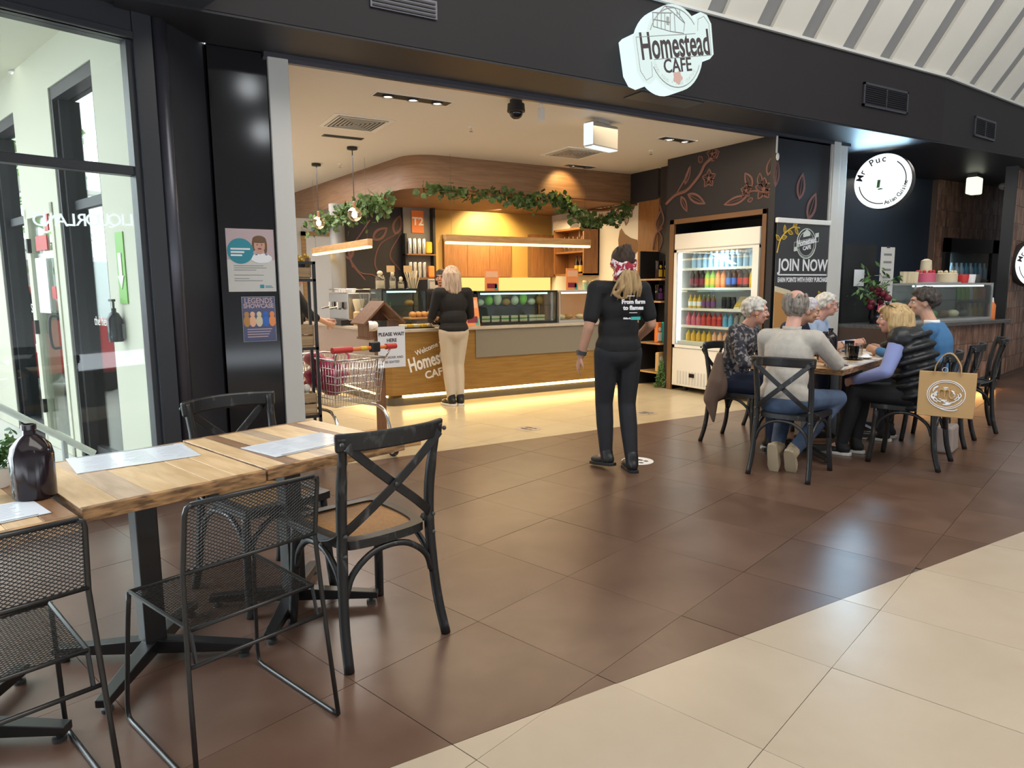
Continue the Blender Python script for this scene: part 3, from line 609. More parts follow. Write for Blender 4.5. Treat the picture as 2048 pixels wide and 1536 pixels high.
p = on_z(1176, 262, 2.95); t = thing('exit_light', 'white illuminated box sign hanging from cafe ceiling, blank side', 'sign', (p.x-.02, p.y-.25, 3.0), .25)
obj('bracket', MB().b2((-.1, -.03, -.03), (.1, .03, 0)), 'alu', t); obj('body', MB().box((0, 0, -.155), (.42, .11, .24)), 'exit_box', t, bevel=.02); obj('lit_edge', MB().box((-.205, 0, -.155), (.016, .114, .21)).box((0, 0, -.271), (.40, .112, .012)), emis('edge_lit', (.95, 1, 1), 1.0).name, t, bevel=.01)
for k, (x, y) in enumerate(((942, 254), (680, 328), (1302, 301))):
    p = on_z(x, y, 3); t = thing('sprinkler_head', ('sprinkler head in the middle of the cafe ceiling', 'sprinkler head behind the pendant lamps', 'sprinkler head near the mural wall')[k], 'sprinkler', (p.x, p.y, 3)); obj('rosette', MB().lathe([(.03, 0), (.025, -.01)], 12), 'white', t); obj('deflector', MB().lathe([(.008, 0), (.008, -.04), (.02, -.042), (.02, -.046)], 10), 'chrome', t)
def pendant(x, y, z, label):
    t = thing('pendant_lamp', label, 'lamp', (x, y, 3)); obj('ceiling_cup', MB().lathe([(.06, 0), (.06, -.03), (.02, -.035)], 16), 'black_paint', t); obj('cord', MB().cyl((0, 0, -.03), (0, 0, z-3+.14), .006, 6), 'black_paint', t); obj('socket', MB().lathe([(.012, .15), (.02, .14), (.02, .07)], 12, c=(0, 0, z-3)), 'stand_wood', t)
    g = MB(); g.ell((0, 0, z-3), .085, nu=20, nv=12); obj('globe', g, 'bulb_glass', t, True); b = MB(); b.ell((0, 0, z-3-.005), (.032, .032, .04)); obj('bulb', b, 'bulb', t, True)
pendant(2.667, 8.156, 2.235, 'glass globe pendant lamp, right one of the pair at the counter'); pendant(2.59, 9.43, 2.24, 'glass globe pendant lamp, left one of the pair at the counter')
def barlamp(a, b, hang, label):
    a = Vector(a); b = Vector(b); L = (b-a).length; m = (a+b)/2; t = thing('linear_pendant', label, 'lamp', m, math.atan2(b.y-a.y, b.x-a.x))
    obj('timber_body', MB().b2((-L/2, -.035, -.01), (L/2, .035, .075)), 'bench_wood', t, bevel=.006); obj('light_strip', MB().b2((-L/2+.01, -.036, -.04), (L/2-.01, .036, -.01)), 'led_bar', t, bevel=.012)
    for x in (-L*.46, L*.46): obj('hanging_wire', MB().cyl((x, 0, .07), (x, 0, hang-m.z), .0014, 6), 'dark_grey', t)
barlamp((3.76, 8.0, 1.94), (6.0, 8.0, 1.96), 3.0, 'long timber bar pendant with a warm light strip over the display cases'); barlamp((3.0, 8.6, 1.90), (2.9, 10.9, 1.93), 3.0, 'short looking timber bar pendant over the left counter')
area('bar_glow', (4.9, 8.0, 1.88), (4.9, 8.0, 0), 2.2, .06, 14, WARM)
spot('wall_washer', (5.58, 9.78, 2.59), (5.58, 10.3, 2.05), 190, (1, .74, .34), 125); spot('bulkhead_washer', (5.62, 7.86, 2.97), (5.62, 8.16, 2.66), 26, (1, .66, .25), 95)
for x, y in ((826, 197), (1354, 279)): p = on_z(x, y, 3); spot('downlight_beam', (p.x, p.y, 2.97), (p.x, p.y, 0), 40, (1, .82, .58), 95)
def garland(label, pts, n, spread, seed, droop=.0):
    R = random.Random(seed); t = thing('ivy_garland', label, 'garland', (0, 0, 0), 0); P = bez(pts, 8); obj('vine', MB().tube(P, .006, 5), 'brown', t); b = MB()
    for k in range(n):
        p = P[R.randrange(len(P))]+Vector((R.gauss(0, spread), R.gauss(0, spread*.7), R.gauss(-droop, spread))); s = R.uniform(.028, .06); e = Quaternion((R.gauss(0, 1), R.gauss(0, 1), R.gauss(0, 1), 1.2)).normalized().to_matrix()
        b.add([p+e @ Vector(q)*s for q in ((0, -1, 0), (.5, -.75, .1), (.95, .0, 0), (.45, .35, .12), (0, 1.1, -.1), (-.45, .35, .12), (-.95, 0, 0), (-.5, -.75, .1))], [(0, 1, 2, 3, 4, 5, 6, 7)])
    obj('leaves', b, 'ivy', t, kind='stuff')
garland('ivy garland draped along the front of the timber bulkhead', [(3.52, 8.06, 2.56), (4.1, 8.04, 2.54), (4.7, 8.04, 2.55), (5.0, 8.04, 2.48), (5.35, 8.04, 2.55), (5.6, 8.04, 2.50), (5.85, 8.08, 2.36), (6.1, 8.08, 2.30), (6.45, 8.08, 2.33), (6.75, 8.08, 2.50)], 520, .055, 3)
garland('dusty ivy garland hanging below the left side of the timber bulkhead', [(3.20, 8.5, 2.48), (3.12, 9.2, 2.42), (3.02, 9.9, 2.38), (2.92, 10.9, 2.34)], 420, .075, 4, .02)

# ------------------------------------------------------------------ counter
ct = thing('service_counter', 'timber fronted cafe counter with glowing strip above a dark plinth', 'counter', (0, 0, 0))
cp = [(6.88, 7.55), (2.95, 7.55), (2.85, 7.57), (2.79, 7.64), (2.53, 11.4), (3.05, 11.4), (3.3, 8.25), (6.88, 8.25)]
obj('body', MB().prism(cp, .125, .86), 'counter_wood', ct)
obj('plinth', MB().prism([(x+(.03 if x < 3.1 else 0), y+.02) for x, y in cp], 0, .092), 'kick', ct)
obj('light_strip', MB().b2((2.98, 7.556, .092), (6.86, 7.60, .122)), 'led', ct, label='warm glowing strip')
obj('light_strip', MB().prism([(2.81, 7.75), (2.57, 11.3), (2.62, 11.3), (2.86, 7.75)], .092, .122), 'led', ct, label='warm glowing strip of the left side')
obj('worktop', MB().prism([(6.88, 7.515), (2.93, 7.515), (2.81, 7.54), (2.755, 7.63), (2.49, 11.4), (3.05, 11.4), (3.3, 8.25), (6.88, 8.25)], .86, .895), 'worktop', ct, bevel=.004)
obj('front_panel', MB().b2((3.93, 7.535, .515), (6.88, 7.55, .858)), 'grey_panel', ct, label='grey laminated panel')
obj('side_panel', MB().prism([(2.765, 7.66), (2.51, 11.3), (2.53, 11.3), (2.785, 7.66)], .14, .86), mat('blush', (.40, .31, .27), .4).name, ct, label='blush coloured side panel')
def place_text(mb, s, a, b, z_off, size, M0, **k):
    "text centred between two drawing-plane points a, b and sloped along them"
    ang = math.atan2(b[1]-a[1], b[0]-a[0]); return mb.text(s, size, M0 @ TR((a[0]+b[0])/2, (a[1]+b[1])/2, z_off) @ RZ(ang), **k)
MC = TR(0, 7.548, 0) @ XZ
def dc(x, y): p = on_y(x, y, 7.548); return (p.x, p.z)
lt = MB(); a = dc(817, 738)
place_text(lt, 'Welcome to', dc(835, 706), dc(884, 684), 0, .085, MC, ext=.004, off=.001, sx=.9)
place_text(lt, 'Homestead', dc(816, 734), dc(916, 704), 0, .225, MC, ext=.004, off=.006, sx=.62)
place_text(lt, 'CAFE', dc(846, 753), dc(898, 739), 0, .125, MC, ext=.004, off=.003)
obj('lettering', lt, 'paper', ct, label='white Welcome to Homestead CAFE lettering')
# display cases
def case(label, x0, x1, y0, y1, z0, z1, frame, led, back, shelf=True, group=None):
    t = thing('display_case', label, 'display case', ((x0+x1)/2, (y0+y1)/2, z0)); w = (x1-x0)/2; d = (y1-y0)/2; h = z1-z0; e = .016
    for nm, lo, hi in (('base', (-w, -d, 0), (w, d, .03)), ('top', (-w, -d, h-.025), (w, d, h))): obj(nm, MB().b2(lo, hi), frame, t)
    for sx in (-1, 1):
        for sy in (-1, 1): obj('post', MB().b2((sx*w, sy*d, .03), (sx*(w-e), sy*(d-e), h-.025)), frame, t)
    obj('front_glass', MB().b2((-w+e, -d+.002, .03), (w-e, -d+.008, h-.025)), 'case_glass', t)
    for sx in (-1, 1): obj('side_glass', MB().b2((sx*(w-.002), -d+e, .03), (sx*(w-.008), d-e, h-.025)), 'case_glass', t)
    if shelf: obj('shelf', MB().b2((-w+e, -d+.12, h*.52), (w-e, d-.03, h*.52+.012)), 'case_glass', t)
    obj('back_panel', MB().b2((-w+e, d-.02, .03), (w-e, d-.01, h-.025)), back, t)
    obj('light_tube', MB().b2((-w+.1, -d+.06, h-.045), (w-.12, -d+.10, h-.027)), led, t)
    return t
case('chilled glass display case with black edges and teal lighting, full of sandwiches', 4.02, 5.22, 7.66, 8.15, .897, 1.325, 'black_paint', 'teal_led', 'grey_panel')
case('warm lit pie display case at the right end of the counter', 5.25, 6.6, 7.66, 8.15, .897, 1.325, 'alu', 'heat', 'peach', False)
case('small glass cake case on the left of the counter', 2.93, 3.52, 8.05, 8.5, .897, 1.36, 'black_paint', 'teal_led', 'mid_grey')
fd = thing('drinks_cabinet', 'black framed glass door cabinet beside the chilled case', 'cabinet', (3.86, 7.9, .897)); fr = MB()
for lo, hi in (((-.15, -.24, 0), (-.115, .24, .43)), ((.115, -.24, 0), (.15, .24, .43)), ((-.15, -.24, .395), (.15, .24, .43)), ((-.15, -.24, 0), (.15, .24, .03))): fr.b2(lo, hi)
obj('frame', fr, 'black_paint', fd); obj('door_glass', MB().b2((-.115, -.23, .03), (.115, -.225, .395)), 'case_glass', fd)
for z in (.15, .28): obj('shelf', MB().b2((-.115, -.2, z), (.115, .2, z+.01)), 'alu', fd)
def loaf(x, y, z, rx, ry, rz, m, name, label, cat, group, a=0):
    b = MB(); b.ell((0, 0, rz), (rx, ry, rz), nu=12, nv=7); o = obj(name, b, m, None, True); tag(o, label, cat, group, (x, y, z), a); return o
R = random.Random(5)
for k in range(7):
    x = 4.22+.14*k; t = thing('sandwich', 'wrapped sandwich half on the lower shelf of the chilled case', 'sandwich', (x, 7.86, 1.005 if 0 else .93), R.uniform(-.2, .2), 'sandwiches in the chilled case')
    for q, (m, z) in enumerate((('cream_food', 0), ('green', .03), ('cream_food', .045))): obj(('bread', 'filling', 'bread')[q], MB().prism([(-.06, -.05), (.06, -.05), (.0, .07)], z, z+(.03 if q != 1 else .015)), m, t)
for k in range(8): loaf(4.2+.13*k, 7.93, 1.135, .058, .05, .045+.02*(k % 3), ('cream_food', 'lime', 'cream_food', 'pastry')[k % 4], 'salad_roll', ('pale bread roll', 'green salad roll', 'pale bread roll', 'browned pastry roll')[k % 4]+' on the glass shelf of the chilled case', 'roll', ('pale rolls in chilled case', 'green rolls in chilled case', 'pale rolls in chilled case', 'brown rolls in chilled case')[k % 4])
for k in range(7): loaf(5.4+.165*k, 7.85+.05*(k % 2), .93, .075, .06, .035, 'pastry' if k % 2 else 'cream_food', 'pie', 'golden pie in the warm display case' if k % 2 else 'pale pastry in the warm display case', 'pastry', 'golden pies in the warm case' if k % 2 else 'pale pastries in the warm case')
for k in range(3): loaf(3.08+.14*k, 8.25, .93 if k < 2 else 1.145, .06, .06, .04, 'pastry', 'muffin', 'brown muffin in the small cake case', 'muffin', 'muffins in the small cake case')
for k, (x, z, m) in enumerate(((3.8, .93, 'lime'), (3.92, .93, 'orange'), (3.8, 1.06, 'mint'), (3.92, 1.06, 'cream_food'), (3.8, 1.19, 'brown'), (3.92, 1.19, 'yellow'))):
    b = MB(); b.lathe([(.035, 0), (.045, .06), (.045, .075), (.03, .08)], 12); tag(obj('dessert_cup', b, m, None, 40), ('green', 'orange', 'mint', 'cream', 'brown', 'yellow')[k]+' dessert cup in the black framed cabinet', 'cup', None, (x, 7.82, z))
tr = thing('pastry_tray', 'tray of golden slices on the counter left of the customer', 'tray', (3.17, 7.68, .896)); obj('tray', MB().b2((-.24, -.09, 0), (.24, .09, .012)), 'black_paint', tr, bevel=.004)
for k in range(6): obj('slice', MB().box((-.2+.08*k, R.uniform(-.02, .02), .03), (.065, .12, .036), RZ(0)), ('gold', 'cream_food')[k % 2], tr, bevel=.008)
bd = thing('cake_board', 'timber serving board with brown cakes beside the small glass case', 'board', (3.40, 7.95, .896)); obj('riser', MB().b2((-.1, -.08, 0), (.1, .08, .10)), 'mid_grey', bd); obj('board', MB().b2((-.2, -.13, .10), (.2, .13, .118)), 'bench_wood', bd)
for k in range(4): b = MB(); b.ell((-.12+.075*k, 0, .15), (.045, .06, .04), nu=10, nv=6); obj('cake', b, 'pastry', bd, True)
def card(x, y, z, w, h, label, m='orange_card'):
    t = thing('menu_card', label, 'card', (x, y, z), 0); obj('card', MB().b2((-w/2, -.004, 0), (w/2, .004, h)), m, t)
    obj('print_block', MB().b2((-w*.35, -.006, h*.12), (w*.35, -.004, h*.34)), 'maroon', t); obj('print_block', MB().b2((-w*.42, -.006, h*.62), (w*.42, -.004, h*.9)), 'peach', t); obj('print_block', MB().b2((w*.2, -.006, h*.04), (w*.42, -.004, h*.3)), 'teal', t); return t
card(4.28, 7.75, 1.326, .20, .27, 'orange promotional card standing on the chilled case'); card(5.52, 7.75, 1.326, .20, .29, 'orange promotional card standing on the warm case')
c3 = card(3.98, 7.60, .896, .2, .36, 'tall orange card leaning beside the customer on the counter'); c3.rotation_euler = (-.22, 0, 0); c3.location = (3.92, 7.585, .897)
for k in range(3):
    t = thing('paper_cup', 'mint green paper cup on top of the warm case', 'cup', (5.78+.16*k, 7.8, 1.326), 0, 'mint cups on the warm case'); obj('cup', MB().lathe([(.03, 0), (.045, .10)], 14), 'mint', t, 40); obj('lid', MB().lathe([(.047, .10), (.047, .108), (.035, .13)], 14), 'card_kraft', t, 40)
jt = [(2.97, 'glass cookie jar with round lid on the small case', .06, .17), (3.13, 'tall glass bottle of sticks on the small case', .04, .16), (3.24, 'short glass tumbler on the small case', .04, .10)]
for x, lb, r, h in jt:
    t = thing('glass_jar', lb, 'jar', (x, 8.2, 1.361)); obj('glass_body', MB().lathe([(r*.9, 0), (r, .01), (r, h*.8), (r*.7, h*.95)], 16), 'jar_glass', t, 40); obj('contents', MB().lathe([(r*.85, .006), (r*.85, h*.6)], 14), 'cream_food', t, 40)
    b = MB(); b.ell((0, 0, h+.02), (r*.6, r*.6, .03)); obj('stopper', b, 'cream_food', t, True)
t = thing('straw_cup', 'cup of pale paper straws on the small cake case', 'cup', (3.40, 8.2, 1.361)); obj('cup', MB().lathe([(.045, 0), (.055, .12)], 14), 'jar_glass', t, 40)
for k in range(16): a = k*.39; q = .02+.012*(k % 3); obj('straw', MB().cyl((q*math.cos(a), q*math.sin(a), .004), (q*2.6*math.cos(a), q*2.6*math.sin(a), .22), .006, 6), 'cream_food', t)
for k, x in enumerate((3.08, 3.30)):
    t = thing('table_number', ('numbered stand with tan top among the jars', 'second numbered stand beside the straw cup')[k], 'stand', (x, 8.12, 1.361)); obj('rod', MB().cyl((0, 0, 0), (0, 0, .2), .004, 6), 'steel', t); obj('plate', MB().b2((-.05, -.004, .2), (.05, .004, .28)), 'card_kraft', t); obj('foot', MB().lathe([(.03, 0), (.03, .008)], 12), 'steel', t)
t = thing('herb_pot', 'small green herb in dark pot beside the cake case', 'plant', (2.92, 7.98, .896)); obj('pot', MB().lathe([(.05, 0), (.065, .12), (.05, .12)], 14), 'black_paint', t, 40); b = MB()
for k in range(120): u = Vector((R.gauss(0, .055), R.gauss(0, .055), .19+R.gauss(0, .05))); e = Quaternion((R.gauss(0, 1), R.gauss(0, 1), R.gauss(0, 1), 1)).normalized().to_matrix(); b.add([u+e @ Vector(q)*.025 for q in ((0, -1, 0), (.5, 0, 0), (0, 1, 0), (-.5, 0, 0))], [(0, 1, 2, 3)])
obj('leaves', b, 'leaf', t, kind='stuff')
# back of house: cabinets, lit splashback, open shelf
bc = thing('wall_cabinet', 'dark timber wall cabinet recessed in the mustard wall', 'cabinet', (5.42, 10.28, 1.54)); obj('carcass', MB().b2((-.63, -.005, 0), (.63, .02, .67)), 'brown', bc)
for k in range(3): obj('door', MB().b2((-.62+.415*k, -.03, .005), (-.21+.415*k, -.006, .60)), 'cabinet_wood', bc)
bc2 = thing('wall_cabinet', 'timber wall cabinet in the corner beside the open bottle shelf', 'cabinet', (6.62, 10.2, 1.54)); obj('carcass', MB().b2((-.22, -.02, 0), (.27, .1, .72)), 'brown', bc2)
for k in range(2): obj('door', MB().b2((-.215+.24*k, -.045, .005), (.02+.24*k, -.021, .715)), 'cabinet_wood', bc2)
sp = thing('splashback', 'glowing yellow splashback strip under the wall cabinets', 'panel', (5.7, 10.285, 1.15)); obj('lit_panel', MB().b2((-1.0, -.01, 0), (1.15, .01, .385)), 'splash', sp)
bn = thing('back_bench', 'back bench along the mustard wall', 'bench', (5.6, 10.0, 0)); obj('bench_top', MB().b2((-.95, -.3, .86), (1.25, .28, .9)), 'worktop', bn); obj('carcass', MB().b2((-.93, -.27, 0), (1.23, .28, .86)), 'cabinet_wood', bn)
for k in range(4): obj('door', MB().b2((-.92+.54*k, -.29, .1), (-.40+.54*k, -.271, .84)), 'counter_wood', bn)
for k, (x, m, lb) in enumerate(((4.9, 'alu', 'steel canister'), (5.05, 'cream_food', 'cream canister'), (5.9, 'brown', 'round brown urn'), (6.15, 'yellow', 'yellow bowl'), (6.4, 'brown', 'low brown bread box'))):
    b = MB(); b.lathe([(.07, 0), (.09, .1), (.09, .3), (.05, .36), (.02, .38)], 14); tag(obj('canister', b, m, None, 40), lb+' on the bench before the glowing splashback', 'canister', None, (x, 9.92, .9))
os_ = thing('open_shelf', 'open timber shelf of bottles on the white side wall', 'shelf', (6.74, 9.36, 1.55))
s = MB()
for lo, hi in (((-.15, -.42, 0), (.15, .42, .03)), ((-.15, -.42, .72), (.15, .42, .75)), ((-.15, -.42, 0), (.15, -.39, .75)), ((-.15, .39, 0), (.15, .42, .75)), ((.13, -.42, 0), (.15, .42, .75))): s.b2(lo, hi)
obj('carcass', s, 'cabinet_wood', os_); obj('shelf', MB().b2((-.14, -.39, .36), (.13, .39, .385)), 'cabinet_wood', os_)
for k in range(5): b = MB(); b.lathe([(.03, 0), (.03, .15), (.012, .2), (.012, .25)], 10); tag(obj('glass_bottle', b, 'jar_glass', None, 40), 'clear glass bottle on the upper open shelf', 'bottle', 'clear bottles on the open shelf', (6.70, 9.62-.12*k, 1.937))
for k in range(3):
    t = thing('sauce_bottle', 'dark bottle with a gold label on the lower open shelf', 'bottle', (6.68, 9.25-.11*k, 1.581), 0, 'dark bottles on the open shelf'); obj('glass_body', MB().lathe([(.035, 0), (.035, .17), (.013, .22), (.013, .28)], 12), 'bottle_brown', t, 40); obj('label', MB().lathe([(.0365, .03), (.0365, .13)], 12), 'gold', t, 40)
t = thing('air_conditioner', 'white wall unit high on the white side wall near the ivy', 'air conditioner', (6.80, 9.75, 2.38)); obj('casing', MB().box((0, 0, 0), (.18, .5, .2)), 'white', t, bevel=.02); obj('pipe', MB().tube([(.05, -.3, .0), (.05, -.34, 0), (.05, -.34, -.2)], .012, 8), 'white', t); obj('flap', MB().b2((-.095, -.22, -.09), (-.088, .22, -.06)), 'ceil_white', t)
# tea display against the black wall
td = thing('tea_display', 'narrow tea display of silver tins under an orange number poster', 'display', (4.36, 10.15, 0)); obj('backing', MB().b2((-.24, .1, .9), (.24, .13, 2.62)), 'mid_grey', td)
for z in (1.53, 1.89): obj('shelf', MB().b2((-.27, -.1, z-.02), (.2, .1, z)), 'stand_wood', td)
for lo, hi in (((-.27, -.02, 0), (-.24, .1, 2.2)), ((.2, -.02, 0), (.24, .1, 2.62))): obj('upright', MB().b2(lo, hi), 'black_paint', td)
obj('poster', MB().b2((-.11, .08, 2.22), (.09, .098, 2.56)), 'orange', td); obj('poster_text', MB().text('T2', .17, TR(-.01, .078, 2.39) @ XZ, .002, off=.004), 'paper', td)
for z in (1.53, 1.89):
    for k in range(4): b = MB(); b.lathe([(.034, 0), (.034, .22), (.03, .235)], 12); tag(obj('tea_tin', b, 'steel', None, 40), 'silver tea tin on the '+('lower' if z < 1.7 else 'upper')+' shelf of the tea display', 'tin', ('lower' if z < 1.7 else 'upper')+' row of silver tea tins', (4.16+.078*k, 10.12, z))
for k, (x, m, lb) in enumerate(((4.47, 'yellow', 'yellow tea pouch'), (4.5, 'orange', 'orange tea pouch'))): b = MB(); b.box((0, 0, .09), (.1, .05, .18)); tag(obj('tea_pouch', b, m, None, bevel=.02), lb+' above the silver tins', 'pouch', None, (x, 10.1, 1.9 if k == 0 else 1.531))
t = thing('steel_fridge', 'stainless steel upright cabinet below the tea display', 'fridge', (4.42, 9.75, 0)); obj('body', MB().b2((-.22, -.2, .05), (.2, .2, 1.5)), 'steel', t, bevel=.01); obj('door', MB().b2((-.2, -.22, .1), (.18, -.2, 1.46)), 'alu', t); obj('handle', MB().cyl((-.16, -.24, .9), (-.16, -.24, 1.2), .01), 'chrome', t)
# ------------------------------------------------------------------ left counter: coffee gear
R = random.Random(11)
em = thing('espresso_machine', 'steel espresso machine on the left counter behind the crate rack', 'coffee machine', (2.84, 9.15, .896), -PI/2+.07)
obj('body', MB().b2((-.35, -.12, .06), (.35, .2, .42)), 'steel', em, bevel=.015); obj('drip_tray', MB().b2((-.34, -.22, .0), (.34, .2, .07)), 'black_paint', em); obj('cup_rail', MB().tube([(-.34, -.11, .46), (.34, -.11, .46), (.34, .19, .46), (-.34, .19, .46)], .008, 8, closed=True), 'chrome', em, True)
for x in (-.15, .15): obj('group_head', MB().lathe([(.04, .30), (.04, .22), (.02, .2)], 12, c=(x, -.16, 0)).cyl((x, -.17, .24), (x, -.30, .22), .014), 'chrome', em, 40)
for k in range(10):
    b = MB(); b.lathe([(.03, 0), (.042, .055), (.038, .055), (.027, .004)], 12); tag(obj('coffee_cup', b, 'paper', None, 40), 'white cup upside stacked on the espresso machine', 'cup', 'white cups on the espresso machine', (2.76+.09*(k % 2), 8.9+.1*(k//2), 1.317))
for k, (y, m, lb, h) in enumerate(((8.35, 'mid_grey', 'grey coffee grinder', .42), (8.6, 'card_kraft', 'stack of kraft paper cups', .34))):
    t = thing(('coffee_grinder', 'cup_stack')[k], lb+' on the left counter', ('grinder', 'cup stack')[k], (2.82, y, .896)); obj('body', MB().lathe([(.07, 0), (.07, h*.5), (.05, h*.55)], 16), m, t, 40); obj('hopper' if k == 0 else 'top_cups', MB().lathe([(.045, h*.55), (.075, h*.95), (.07, h)], 16), 'jar_glass' if k == 0 else 'cream_food', t, 40)
for k in range(5):
    b = MB(); b.ell((0, 0, .045), (.05, .05, .045), nu=10, nv=6); tag(obj('wrapped_bun', b, 'paper', None, True), 'small white wrapped parcel on the left counter edge', 'parcel', 'white parcels on the left counter', (2.70+.05*(k % 2), 7.95-.07*k+.1, .897))
t = thing('milk_carton', 'blue milk carton on the left counter', 'carton', (2.71, 8.12, .896), .2); obj('body', MB().b2((-.035, -.035, 0), (.035, .035, .16)), 'sky', t); obj('gable', MB().prism([(-.035, 0), (.035, 0), (0, .05)], -.035, .035, TR(0, 0, .16) @ XZ), 'paper', t)
# crate rack behind the white post
rk = thing('crate_rack', 'black metal rack holding timber crates behind the white post', 'rack', (1.235, 5.455, 0), 0)
for x in (-.17, .185):
    for y in (-.085, .085): obj('upright', MB().b2((x-.011, y-.011, 0), (x+.011, y+.011, 1.56)), 'black_metal', rk)
for z in (.37, .90, 1.42): obj('shelf_frame', MB().b2((-.18, -.096, z), (.196, .096, z+.02)), 'black_metal', rk)
obj('top_frame', MB().b2((-.18, -.096, 1.55), (.196, -.08, 1.57)).b2((-.18, .08, 1.55), (.196, .096, 1.57)).b2((-.18, -.096, 1.55), (-.16, .096, 1.57)).b2((.176, -.096, 1.55), (.196, .096, 1.57)), 'black_metal', rk)
for z, lb in ((.39, 'bottom'), (.92, 'middle'), (1.44, 'top')):
    c = thing('timber_crate', 'slatted timber crate on the '+lb+' shelf of the black rack', 'crate', (1.235, 5.455, z), 0, None)
    obj('crate_base', MB().b2((-.15, -.07, 0), (.16, .07, .012)), 'crate_wood', c)
    for sy in (-1, 1):
        for k in range(2 if lb != 'top' else 1): obj('slat', MB().b2((-.155, sy*.070-.006, .015+.085*k), (.165, sy*.070+.006, .085+.085*k)), 'crate_wood', c)
    for sx in (-.155, .165): obj('end_board', MB().b2((sx-.006, -.064, .012), (sx+.006, .064, .16)), 'crate_wood', c)
t = thing('pepper_mill', 'white turned pepper mill standing in the bottom crate', 'mill', (1.345, 5.455, .402)); obj('body', MB().lathe([(.03, 0), (.02, .08), (.03, .13), (.015, .16)], 14), 'white', t, 40); b = MB(); b.ell((0, 0, .19), (.032, .032, .035)); obj('knob', b, 'white', t, True)
t = thing('straw_basket', 'small basket of yellow dried flowers on the rack top', 'basket', (1.30, 5.455, 1.452)); obj('basket', MB().lathe([(.06, 0), (.08, .1), (.07, .1)], 14), 'dark_grey', t, 40); obj('handle', MB().tube(arc((0, .1), .07, 0, PI, 8, lambda u, v: (u, 0, v)), .006, 6), 'dark_grey', t)
b = MB()
for k in range(40): b.ell((R.gauss(0, .03), R.gauss(0, .03), .12+R.uniform(0, .05)), .014, nu=6, nv=4)
obj('flowers', b, 'gold', t, kind='stuff')
t = thing('preserve_jar', 'round preserve jar in the bottom crate beside the mill', 'jar', (1.27, 5.455, .402)); obj('glass_body', MB().lathe([(.05, 0), (.05, .14), (.04, .15)], 14), 'jar_glass', t, 40); obj('contents', MB().lathe([(.045, .005), (.045, .1)], 12), 'green', t, 40); obj('lid', MB().lathe([(.045, .15), (.045, .17)], 14), 'gold', t, 40)
# supermarket trolley
tr = thing('shopping_trolley', 'chrome supermarket trolley with orange red handle parked beside the rack', 'trolley', (1.65, 5.53, 0), .3); tr.scale = (.9, .9, .9)
# local: handle side at -y, basket runs to +y
bz0, bz1, zt = .47, .52, .93
def ring(z, w0, w1, y0, y1): return [(-w0, y0, z), (w0, y0, z), (w1, y1, z), (-w1, y1, z)]
wires = MB()
for k in range(7):
    f = k/6; z = .5+(.90-.5)*f; wires.tube(ring(z, .235+.02*f, .17+.02*f, -.24-.06*f, .50+.06*f), .0035, 5, closed=True)
for k in range(19):
    f = k/18; x0 = -.235+.47*f; wires.tube([(x0*1.08, -.30, .90), (x0, -.24, .5), (x0*.73, .5, .5), (x0*.8, .56, .90)], .003, 5)
for s in (-1, 1):
    for k in range(17):
        f = k/16; y = -.24+.74*f; w = .235-.065*f; wires.tube([(s*(w+.02), y*1.08-.01, .90), (s*w, y, .5)], .003, 5)
obj('basket_wires', wires, 'chrome', tr, True, kind='stuff')
obj('basket_rim', MB().tube(ring(.905, .255, .19, -.30, .56), .009, 8, closed=True), 'chrome', tr, True)
for s in (-1, 1):
    obj('leg', MB().tube(bez([(s*.2, .42, .47), (s*.22, .0, .46), (s*.25, -.20, .45), (s*.265, -.30, .36), (s*.275, -.36, .10)], 6), .015, 10), 'chrome', tr, True)
    obj('lower_rail', MB().tube([(s*.27, -.33, .17), (s*.19, .5, .12)], .012, 8), 'chrome', tr, True)
    obj('handle_arm', MB().tube([(s*.255, -.28, .86), (s*.285, -.36, 1.0)], .011, 8), 'chrome', tr, True)
    for y, x in ((-.36, .275), (.5, .19)):
        w = obj('wheel', MB().cyl((s*x-.016, y, .062), (s*x+.016, y, .062), .062, 18), 'black_paint', tr); obj('hub', MB().cyl((s*x-.019, y, .062), (s*x+.019, y, .062), .040, 14), 'alu', w)
        obj('caster_fork', MB().b2((s*x-.026, y-.02, .06), (s*x-.02, y+.02, .15)).b2((s*x+.02, y-.02, .06), (s*x+.026, y+.02, .15)).b2((s*x-.026, y-.02, .13), (s*x+.026, y+.02, .15)), 'steel', tr)
obj('cross_bar', MB().cyl((-.27, -.33, .19), (.27, -.33, .19), .014), 'chrome', tr); obj('cross_bar', MB().cyl((-.19, .45, .14), (.19, .45, .14), .012), 'chrome', tr)
obj('handle', MB().cyl((-.31, -.37, 1.005), (.31, -.37, 1.005), .017, 12), 'orange', tr, True); obj('handle_sleeve', MB().cyl((.22, -.37, 1.005), (.33, -.37, 1.005), .026, 12), 'red', tr, label='bright red handle end'); obj('handle_band', MB().cyl((-.05, -.37, 1.005), (.01, -.37, 1.005), .020, 12), 'yellow', tr, label='yellow band')
obj('handle_sleeve', MB().cyl((-.33, -.37, 1.005), (-.14, -.37, 1.005), .027, 12), 'red', tr)
obj('coin_lock', MB().box((.1, -.37, 1.01), (.09, .06, .09), RZ(0)), 'black_paint', tr, bevel=.012, label='black coin lock'); obj('child_seat', (lambda b: [b.cyl((-.2+.4*k/9, -.2, .62), (-.21+.42*k/9, -.24, .88), .003, 5) for k in range(10)] and [b.cyl((-.2, -.2-.04*k/4, .62+.26*k/4), (.2, -.2-.04*k/4, .62+.26*k/4), .003, 5) for k in range(5)] and b)(MB()), 'chrome', tr, kind='stuff')
